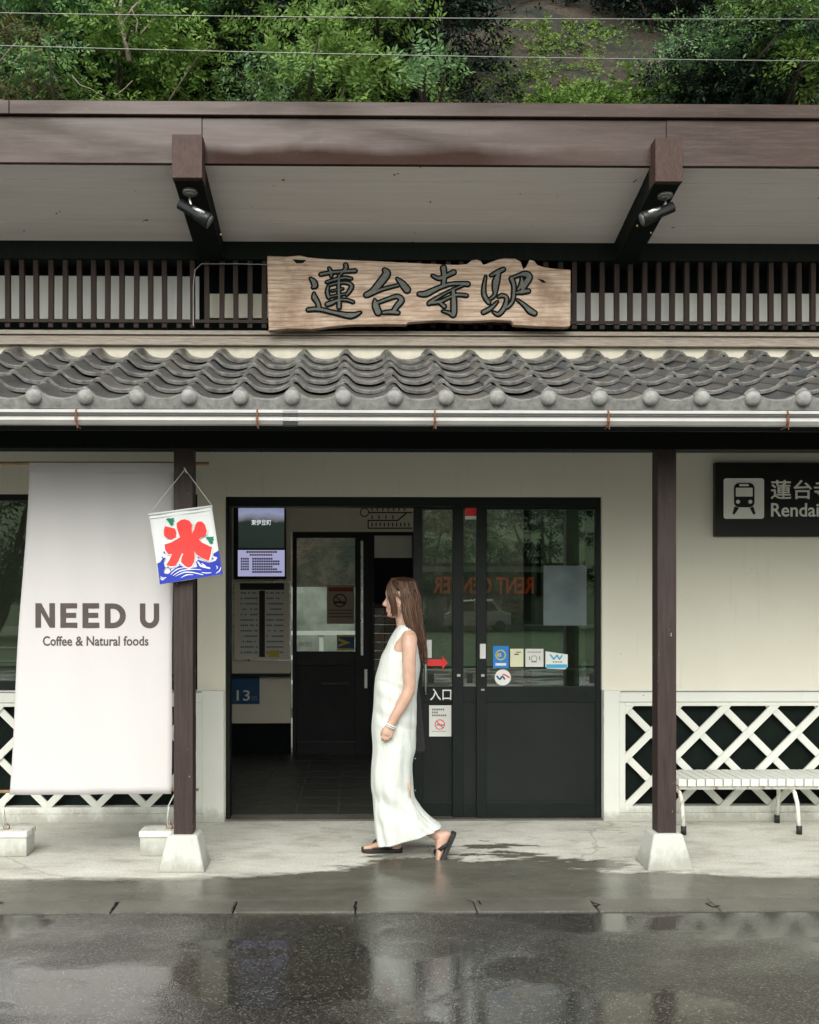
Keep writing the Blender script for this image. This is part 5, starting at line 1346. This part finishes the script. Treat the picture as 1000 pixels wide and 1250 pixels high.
hand((474.5, 883), -.205, 1); hand((477.5, 885), .17, -1)
# legs
hipn, hipf = (484, 900), (480, 900)
body.tube([wp(484, 885, .08), wp(478, 920, .085), wp(471, 955, .085), wp(472, 985, .085), wp(477, 1015, .085), wp(483, 1030, .085), wp(484.5, 1040, .085)], [.085, .078, .058, .055, .045, .034, .033], 18)
body.tube([wp(484, 885, -.08), wp(482, 920, -.08), wp(479, 955, -.08), wp(489, 977, -.06), wp(503, 995, -.05), wp(521, 1010, -.052), wp(538, 1019, -.065)], [.085, .078, .056, .050, .043, .037, .033], 18)
# far foot flat on its sandal: forward = left
def foot(heel, toe, lat, up):
    """heel, toe world points on the sole, up = unit vector away from the sole"""
    H, T_ = Vector(heel), Vector(toe); f_ = (T_-H); L_ = f_.length; f_.normalize(); s_ = Vector((0, 1, 0))
    def ring(t, w_, h_, lift=0): 
        c = H+f_*L_*t+up*(h_+lift); return [c+s_*math.cos(2*math.pi*k/14)*w_+up*math.sin(2*math.pi*k/14)*h_ for k in range(14)]
    body.loft([ring(-.0, .018, .018, .004), ring(.06, .028, .03), ring(.2, .031, .040), ring(.36, .033, .038), ring(.52, .038, .029), ring(.68, .043, .020), ring(.80, .042, .015), ring(.86, .036, .010)])
    for k, (la, tl, r_) in enumerate(((-.030, 1.0, .0125), (-.012, .99, .0095), (.004, .96, .009), (.018, .92, .0085), (.031, .87, .008))):
        b0 = H+f_*L_*.76+s_*la*lat+up*.014; b1 = H+f_*L_*(tl-.08)+s_*la*lat*1.02+up*.012; b2 = H+f_*L_*(tl-.01)+s_*la*lat*1.02+up*.009
        body.tube([b0, b1, b2], [r_*1.1, r_*1.05, r_*.8], 10)
SOL = .022
F1h, F1t = wp(489, 1045.5, .085), wp(443.5, 1046.5, .085)
F1h.z = F1t.z = SOL+.0
foot(F1h, F1t, 1, Vector((0, 0, 1)))
F2t, F2h = wp(532.5, 1054, -.07), wp(550.5, 1014, -.07)
f2 = (F2t-F2h).normalized(); up2 = Vector((f2.z, 0, -f2.x)).normalized()
if up2.x > 0: up2 = -up2
foot(F2h, F2t, -1, up2)
bo = body.build('body', M['skin'], WO, True, loc=(0, 0, 0))
rm_ = bo.modifiers.new('r', 'REMESH'); rm_.mode = 'VOXEL'; rm_.voxel_size = .0036; rm_.use_smooth_shade = True
sm = bo.modifiers.new('s', 'SMOOTH'); sm.factor = .5; sm.iterations = 4
bpy.context.view_layer.update()
me = bpy.data.meshes.new_from_object(bo.evaluated_get(bpy.context.evaluated_depsgraph_get()))
bo.modifiers.clear(); bo.data = me; me.name = 'body'
# eye and lip details on the near side
for s_ in (-1, 1):
    q = wp(474.6, 732.3, s_*.031); MB().sphere(q, .0095, 12, 8, (.7, 1.1, .6)).build('eye', M['white'], WO, True)
    MB().sphere(q+Vector((-.0045, s_*.002, 0)), .005, 10, 6, (.6, 1, 1)).build('iris', M['dark_print'], WO, True)
    MB().tube([wp(472.6, 731.0, s_*.022), wp(473.2, 730.5, s_*.032), wp(475.8, 731.6, s_*.043)], [.001, .0018, .001], 6).build('eyelash', M['dark_print'], WO)
m_lip = simple('lip_pink', (.50, .17, .15), .4, .05, 9, 0)
MB().tube([wp(471.9, 743.6, 0), wp(472.6, 743.6, -.012), wp(474.5, 744.0, -.024)], [.0040, .0036, .0012], 8).build('upper_lip', m_lip, WO, True)
MB().tube([wp(472.2, 747.0, 0), wp(472.9, 747.0, -.012), wp(474.7, 745.6, -.024)], [.0044, .0038, .0012], 8).build('lower_lip', m_lip, WO, True)
MB().tube([wp(472.0, 745.3, .002), wp(473.1, 745.3, -.012), wp(474.3, 745.0, -.02)], [.0026, .0028, .001], 6).build('teeth', M['white'], WO, True)
MB().sphere(wp(487.8, 742.3, -.078), .005, 8, 6).build('earring', M['steel'], WO, True)
# ---- dress
DR = []
# rows: front(x,y) back(x,y) halfwidth, superness
rows = [((488.0, 763.2), (500.5, 763.5), .075, 2.2),
        ((483.8, 768.0), (506.5, 769.5), .108, 2.4),
        ((477.0, 779.0), (510.3, 782.0), .118, 2.6),
        ((472.0, 790.0), (511.5, 793.0), .130, 2.6),
        ((466.5, 801.0), (512.3, 803.0), .158, 2.4),
        ((462.5, 814.0), (512.3, 816.0), .160, 2.3),
        ((459.0, 827.0), (510.0, 832.0), .158, 2.2),
        ((457.3, 845.0), (508.0, 850.0), .165, 2.2),
        ((456.4, 865.0), (508.0, 870.0), .176, 2.2),
        ((454.6, 888.0), (507.5, 890.0), .184, 2.2),
        ((455.6, 912.0), (507.0, 912.0), .180, 2.2),
        ((453.6, 940.0), (503.2, 932.0), .176, 2.2),
        ((453.5, 961.0), (503.6, 953.0), .172, 2.2),
        ((455.8, 975.0), (505.5, 974.0), .172, 2.2),
        ((457.0, 994.0), (514.0, 987.0), .174, 2.6),
        ((459.0, 1012.0), (525.0, 998.0), .176, 3.0),
        ((460.8, 1029.0), (537.6, 1007.0), .176, 3.6)]
nd = 120; sub = 9
def drow(u):
    i = min(int(u), len(rows)-2); t = u-i
    def cr(f):
        p0, p1, p2, p3 = f(rows[max(i-1, 0)]), f(rows[i]), f(rows[i+1]), f(rows[min(i+2, len(rows)-1)])
        return .5*((2*p1)+(p2-p0)*t+(2*p0-5*p1+4*p2-p3)*t*t+(3*p1-p0-3*p2+p3)*t**3)
    return (cr(lambda r: r[0][0]), cr(lambda r: r[0][1]), cr(lambda r: r[1][0]), cr(lambda r: r[1][1]), cr(lambda r: r[2]), cr(lambda r: r[3]))
NU = (len(rows)-1)*sub; vs_ = []
for j in range(NU+1):
    u = j/sub; fx, fy, bx, by, hw_, sq = drow(u)
    A, B = wp(fx, fy), wp(bx, by); c = (A+B)/2; h_ = (B-A)/2
    low = max(0, (u-6)/10)
    for k in range(nd):
        a = 2*math.pi*k/nd; ca, sa = math.cos(a), math.sin(a)
        e1 = math.copysign(abs(ca)**(2/sq), ca); e2 = math.copysign(abs(sa)**(2/sq), sa)
        q = c+h_*e1; q.y = WY+hw_*e2
        # folds: long creases sweeping back and down, on the sides mostly
        fold = (math.sin(a*7+u*.55)*.007+math.sin(a*12-u*.8+1.3)*.005)*low
        ph = (q.x-A.x)*30-(A.z-q.z)*9
        fold += .005*mnoise.noise(Vector((q.x*10+q.z*6, q.z*3.5-q.x*2, a)))*(1+2.2*low)
        fold += .006*low*math.sin(ph*1.1)*(abs(sa))
        if 10 < u < 16: fold += .009*math.sin((q.z*38)+(q.x*26))*abs(sa)*math.exp(-((u-13.2)/1.3)**2)   # crumple behind the front knee
        if 6 < u < 9: fold += .005*math.sin(q.z*60+q.x*30)*abs(sa)
        n_ = Vector((ca*abs(e1), sa, 0)); q += n_*fold*(.35 if abs(sa) < .35 else 1)
        vs_.append(tuple(q))
fs_ = []
for j in range(NU):
    for k in range(nd):
        k2 = (k+1) % nd
        a = (k+.5)/nd*360
        if j > sub*11.3 and j < sub*12.5 and 324 < a < 327 and False: continue
        fs_.append((j*nd+k, j*nd+k2, (j+1)*nd+k2, (j+1)*nd+k))
# neckline: drop the top ring's sides so that straps remain only over the shoulders
dr = MB().add(vs_, fs_).build('dress', M['linen'], WO, True)
sd_ = dr.modifiers.new('t', 'SOLIDIFY'); sd_.thickness = .003; sd_.offset = -1
# side slit shown as a skin-coloured gap with folded edges
sl_ = MB(); 
pts = [wp(496.3, 945, -.166), wp(498.3, 955, -.170), wp(499.3, 967, -.170)]
sl_.tube(pts, [.001, .0075, .002], 8, .5, up=(0, 1, 0)); sl_.build('slit_gap', M['skin'], WO, True)
# ---- bracelets
q = wp(475.8, 880.2, -.205)
ax = (wp(472, 887, -.205)-wp(478, 874, -.205)).normalized()
for off_, r_ in ((0, .0045), (.011, .0028)):
    u_ = Vector((0, 1, 0)); v_ = ax.cross(u_)
    MB().tube([q+ax*off_+(u_*math.cos(R(a_))*.029+v_*math.sin(R(a_))*.029) for a_ in range(0, 361, 20)], r_, 8, caps=False).build('bracelet', M['white'], WO, True)
# ---- sandals
def sandal(H, T_, up, lat):
    f_ = (T_-H).normalized(); L_ = (T_-H).length; s_ = Vector((0, 1, 0)); o_ = MB()
    ts = [-.07, -.05, 0, .15, .35, .55, .75, .9, 1.0, 1.05]; ws = [.012, .026, .036, .038, .036, .042, .049, .046, .034, .014]
    rings_t = []; n = len(ts)
    vs = []
    for lv, sc_ in ((-.022, .97), (-.018, 1.0), (-.004, 1.0), (.003, .98)):
        for t, w_ in zip(ts, ws): vs.append(H+f_*L_*t+s_*w_*sc_+up*(lv+.003*max(0, t-.85)*6))
        for t, w_ in list(zip(ts, ws))[::-1]: vs.append(H+f_*L_*t-s_*w_*sc_+up*(lv+.003*max(0, t-.85)*6))
    m2 = 2*n; fs = [tuple(range(m2)), tuple(range(4*m2-1, 3*m2-1, -1))]
    for l_ in range(3):
        for k in range(m2): k2 = (k+1) % m2; fs.append((l_*m2+k, (l_+1)*m2+k, (l_+1)*m2+k2, l_*m2+k2))
    MB().add(vs, fs).build('sandal_sole', M['rubber'], WO, False, bevel=.002)
    # thong straps
    tp = H+f_*L_*.80+up*.004-s_*.021*lat; top = H+f_*L_*.66+up*.047-s_*.004*lat
    for sg in (-1, 1):
        e = H+f_*L_*.30+s_*sg*.037+up*.002; md = H+f_*L_*.50+s_*sg*.040+up*.030
        o_.tube([e, e.lerp(md, .5)+s_*sg*.002+up*.004, md, top+s_*sg*.008], [.012, .012, .0125, .011], 10, .4, up=tuple(s_))
    o_.tube([top+f_*-.004, top.lerp(tp, .55)+up*.006, tp], [.013, .009, .006], 10, .6, up=tuple(s_))
    o_.build('sandal_strap', M['rubber'], WO, True)
sandal(F1h+Vector((0, 0, .0)), F1t, Vector((0, 0, 1)), 1)
sandal(F2h, F2t, up2, -1)
# ---- hair
random.seed(11); hr = MB()
# scalp shell
sh = [(474, 506.5, 721.5, .079), (472.2, 509.8, 717, .081), (473.6, 508.8, 712.5, .076), (477.5, 505.5, 708.5, .064), (484, 500, 705.6, .04), (489, 495, 704.6, .012)]
hr.loft([ell(wp((a+b)/2+1, c_), (b-a)/2*pm+.003, d_, 28, .0, 2.15) for a, b, c_, d_ in sh])
hr.build('hair_base', simple('dark_brown_hair_base', (.034, .016, .010), .6, .3, 30, .3, spec=.25), WO, True); hr = MB()
# back of the head down to the shoulder blades
bk = [(491, 511.3, 720, .084), (492, 512.6, 730, .088), (492.5, 513.8, 742, .090), (494, 514.8, 755, .092), (497.5, 516.3, 768, .096), (502, 517.6, 782, .092), (507.5, 518.6, 796, .07), (513, 519.6, 807, .03)]
hr.loft([ell(wp((a+b)/2, c_), (b-a)/2*pm-.004, d_-.006, 24, .0, 2.2) for a, b, c_, d_ in bk])
hr.build('hair_back', simple('brown_hair_back', (.045, .021, .012), .6, .3, 30, .3, spec=.25), WO, True); hr = MB()
def bez(pts, n=14):
    out = []
    m_ = len(pts)-1
    for i in range(n+1):
        t = i/n*m_; k = min(int(t), m_-1); u = t-k
        p0, p1, p2, p3 = pts[max(k-1, 0)], pts[k], pts[k+1], pts[min(k+2, m_)]
        out.append(.5*((2*p1)+(p2-p0)*u+(2*p0-5*p1+4*p2-p3)*u*u+(3*p1-p0-3*p2+p3)*u**3))
    return out
J = lambda s: random.gauss(0, s)
def strand(pts, r0, r1=.0006, n=12):
    q = bez(pts, n); ln = len(q)
    hr.tube(q, [r0*(.75+.35*math.sin(math.pi*min(1, i/ln*1.3)))*(1-max(0, (i/ln-.75))*3.2)+r1 for i in range(ln)], 4, .55, caps=False, up=(0, 1, 0))
for s_ in (-1, 1):
    for k in range(620 if s_ < 0 else 150):
        a = random.random()                      # 0 = in front, 1 = back
        rx = 479+a*22+J(1.0)
        p0 = wp(rx, 705.2+abs(rx-492)*.09+J(.3), s_*.010)
        mx_ = 488+a*20+J(.8); my = 716+J(1.5)
        p1 = wp(rx+(mx_-rx)*.45, 708.5+abs(rx-492)*.10, s_*(.052-.012*a+J(.003)))
        p2 = wp(mx_, my, s_*(.0835-.038*a*a+J(.002)))
        x3 = 490.5+a*21.5+J(.9); p3 = wp(x3, 733+J(1), s_*(.090-.045*a**3+J(.003)))
        x4 = 493+a*20.5+J(1.0); p4 = wp(x4, 752+J(1), s_*(.091-.045*a**3+J(.004)))
        x5 = 500+a*16.5+J(.7); p5 = wp(x5, 772+J(.6), s_*(.092-.04*a**2+J(.004)))
        end = random.uniform(785, 813)-(1-a)*9; x6 = 510+a*8.5+(end-795)*.11+J(.8)
        p6 = wp(x6-3*(1-a), (772+end)/2, s_*(.080-.02*a+J(.006))); p7 = wp(x6, end, s_*(.055+J(.015)))
        strand([p0, p1, p2, p3, p4, p5, p6, p7], random.uniform(.0016, .0032), n=15)
    # side lock framing the face, ear stays half visible
    for k in range(42 if s_ < 0 else 26):
        a = random.random(); b = random.random()
        p0 = wp(478+a*5, 707.0-a*1+J(.3), s_*.010)
        p1 = wp(473.5+a*5, 713+J(.6), s_*.045)
        p2 = wp(472+a*8.5+J(.3), 722+J(.8), s_*(.070+.010*a))
        p3 = wp(473.5+a*8+b*1.0, 731+J(1), s_*(.076+.006*a+J(.002)))
        p4 = wp(476.5+a*7.0+b*1.5, 742+J(1), s_*(.073+J(.003)))
        p5 = wp(476.0+a*7.5+b*1.4, 748+b*6, s_*(.062+J(.003)))
        strand([p0, p1, p2, p3, p4, p5], random.uniform(.0012, .0024), n=12)
    for k in range(26):     # temple hair swept back over the ear top
        a = random.random(); p0 = wp(477+a*6, 707.5, s_*.012); p1 = wp(475+a*7, 714, s_*.056); p2 = wp(480+a*5, 722+a*2, s_*.079); p3 = wp(486+a*3, 729+a*2, s_*.084); p4 = wp(491+a*2, 736, s_*.088)
        strand([p0, p1, p2, p3, p4], .0026, n=10)
hr.build('hair', M['hair'], WO, True)
# ---- black tote on the far shoulder
BG = thing('tote_bag', 'black cloth tote bag hanging behind the woman on her far side', 'bag', tuple(wp(505, 925, .22)))
bgp = [(490, 842), (513, 840), (517, 860), (520, 895), (522.5, 922), (519, 925), (495, 926), (484, 922), (486, 880)]
part(MB().prism([(P(x, y, WY).x, P(x, y, WY).z) for x, y in bgp], WY+.19, WY+.26), 'bag_body', M['rubber'], BG, bevel=.012)
for y_ in (.20, .25): MB().tube([wp(493, 845, y_), wp(494, 810, y_-.02), wp(497, 780, y_-.04), wp(499, 773, .16), wp(504, 782, y_-.04), wp(509, 812, y_-.02), wp(512, 843, y_)], .008, 8, .5).build('strap', M['rubber'], BG, True)

# ================================================================== ACROSS THE STREET (seen in the glass)
structure(MB().box(-70, 70, -60, -16.6, -.04, .03).build('verge', M['grass_ground']))
structure(MB().add([(-70, -120, 16), (70, -120, 16), (70, -62, .0), (-70, -62, .0)], [(0, 1, 2, 3)]).build('far_hill', M['grass_ground']))
SH = thing('rental_shop', 'low grey rental office across the street with orange lettering, seen reflected', 'shop', (7, -48, 0))
part(MB().box(1.0, 12, -53, -48, 0, 3.6), 'wall', simple('shop_grey', (.22, .22, .2), .8), SH)
part(MB().box(.8, 12.2, -53.2, -47.9, 3.6, 3.75), 'roof', M['dark_wood'], SH)
part(MB().box(1.2, 10.8, -47.93, -47.85, 1.95, 3.25), 'sign_band', M['sign_dark'], SH)
m_or = simple('orange_letters', (.95, .13, .025), .5, .03, 4, 0)
t_ = txt('RENT CENTER', 1.25, (9.75, -47.82, 2.08), m_or, SH, 'sign_lettering', ext=.03, off=.03, rotz=R(180), sx=.68)
for x_ in (2, 5, 8): part(MB().box(x_, x_+1.8, -47.99, -47.95, .4, 2.0), 'window', M['glass'], SH)
def car(x, y, col, label, rot=0):
    C_ = thing('parked_car', label, 'car', (x, y, .03), 'vehicles across the street'); z = .03
    side = [(-1.7, .3), (-1.7, .95), (-1.45, 1.05), (-1.2, 1.65), (.75, 1.7), (1.25, 1.1), (1.7, .95), (1.72, .35)]
    MB().prism([(x+a, z+b) for a, b in side], y-.72, y+.72).build('car_body', col, C_, bevel=.05)
    MB().prism([(x+a, z+b) for a, b in ((-1.1, 1.08), (-1.0, 1.55), (-.2, 1.58), (-.2, 1.08))], y+.721, y+.73).build('side_window', M['glass'], C_)
    MB().prism([(x+a, z+b) for a, b in ((-.1, 1.08), (-.1, 1.58), (.7, 1.6), (1.05, 1.1))], y+.721, y+.73).build('side_window', M['glass'], C_)
    for wx in (-1.1, 1.15):
        for wy in (-.66, .66): MB().disc_y((x+wx, z+.29), .29, y+wy-.09, y+wy+.09, 20).build('wheel', M['rubber'], C_)
m_cw = simple('white_car_paint', (.40, .40, .39), .25, .02, 3, 0, 0, .6, 1); m_cb = simple('silver_blue_paint', (.16, .2, .26), .3, .02, 3, 0, .4)
car(6.3, -50+4.4, m_cw, 'white boxy small car parked before the rental office')
GR = thing('guard_rail', 'white pipe guard rail along the far kerb of the street', 'railing', (-18, -17, 0))
for k in range(-14, -1): part(MB().box(k*2-.04, k*2+.04, -17.04, -16.96, .03, .5), 'rail_post', M['white_wood'], GR)
for z in (.12, .45): MB().tube([(-28.1, -17, z), (-3.9, -17, z)], .025, 8).build('rail', M['white_wood'], GR, True)
random.seed(31)
ORD = 'leftmost second third fourth fifth sixth seventh eighth ninth tenth eleventh twelfth thirteenth fourteenth fifteenth sixteenth rightmost'.split()
for i in range(17):
    x = -30+i*4.2+random.uniform(-1, 1); y = -57+random.uniform(-3, 3) if -3 < x < 16 else -40+random.uniform(-4, 4)
    T = thing('street_tree', ORD[i]+' tree from the left in the row across the street, reflected in the glass', 'tree', (x, y, 0), 'trees across the street')
    h_ = random.uniform(9, 13); pads = np.array([(x+random.uniform(-2.8, 2.8), y+random.uniform(-1.5, 1.5), random.uniform(1.6, h_), random.uniform(.9, 1.5)) for _ in range(30)])
    leaf_obj('crown', crown(pads, 16, .26, 7, .7, 'pad', .55), LM[random.choice(('acacia', 'dark', 'dark', 'bright'))], T, (x, y, 0))
    limbs((x, y, 0), [tuple(pads[j][:3]) for j in range(5)], .2, M['bark_dark'], T, loc=(x, y, 0))
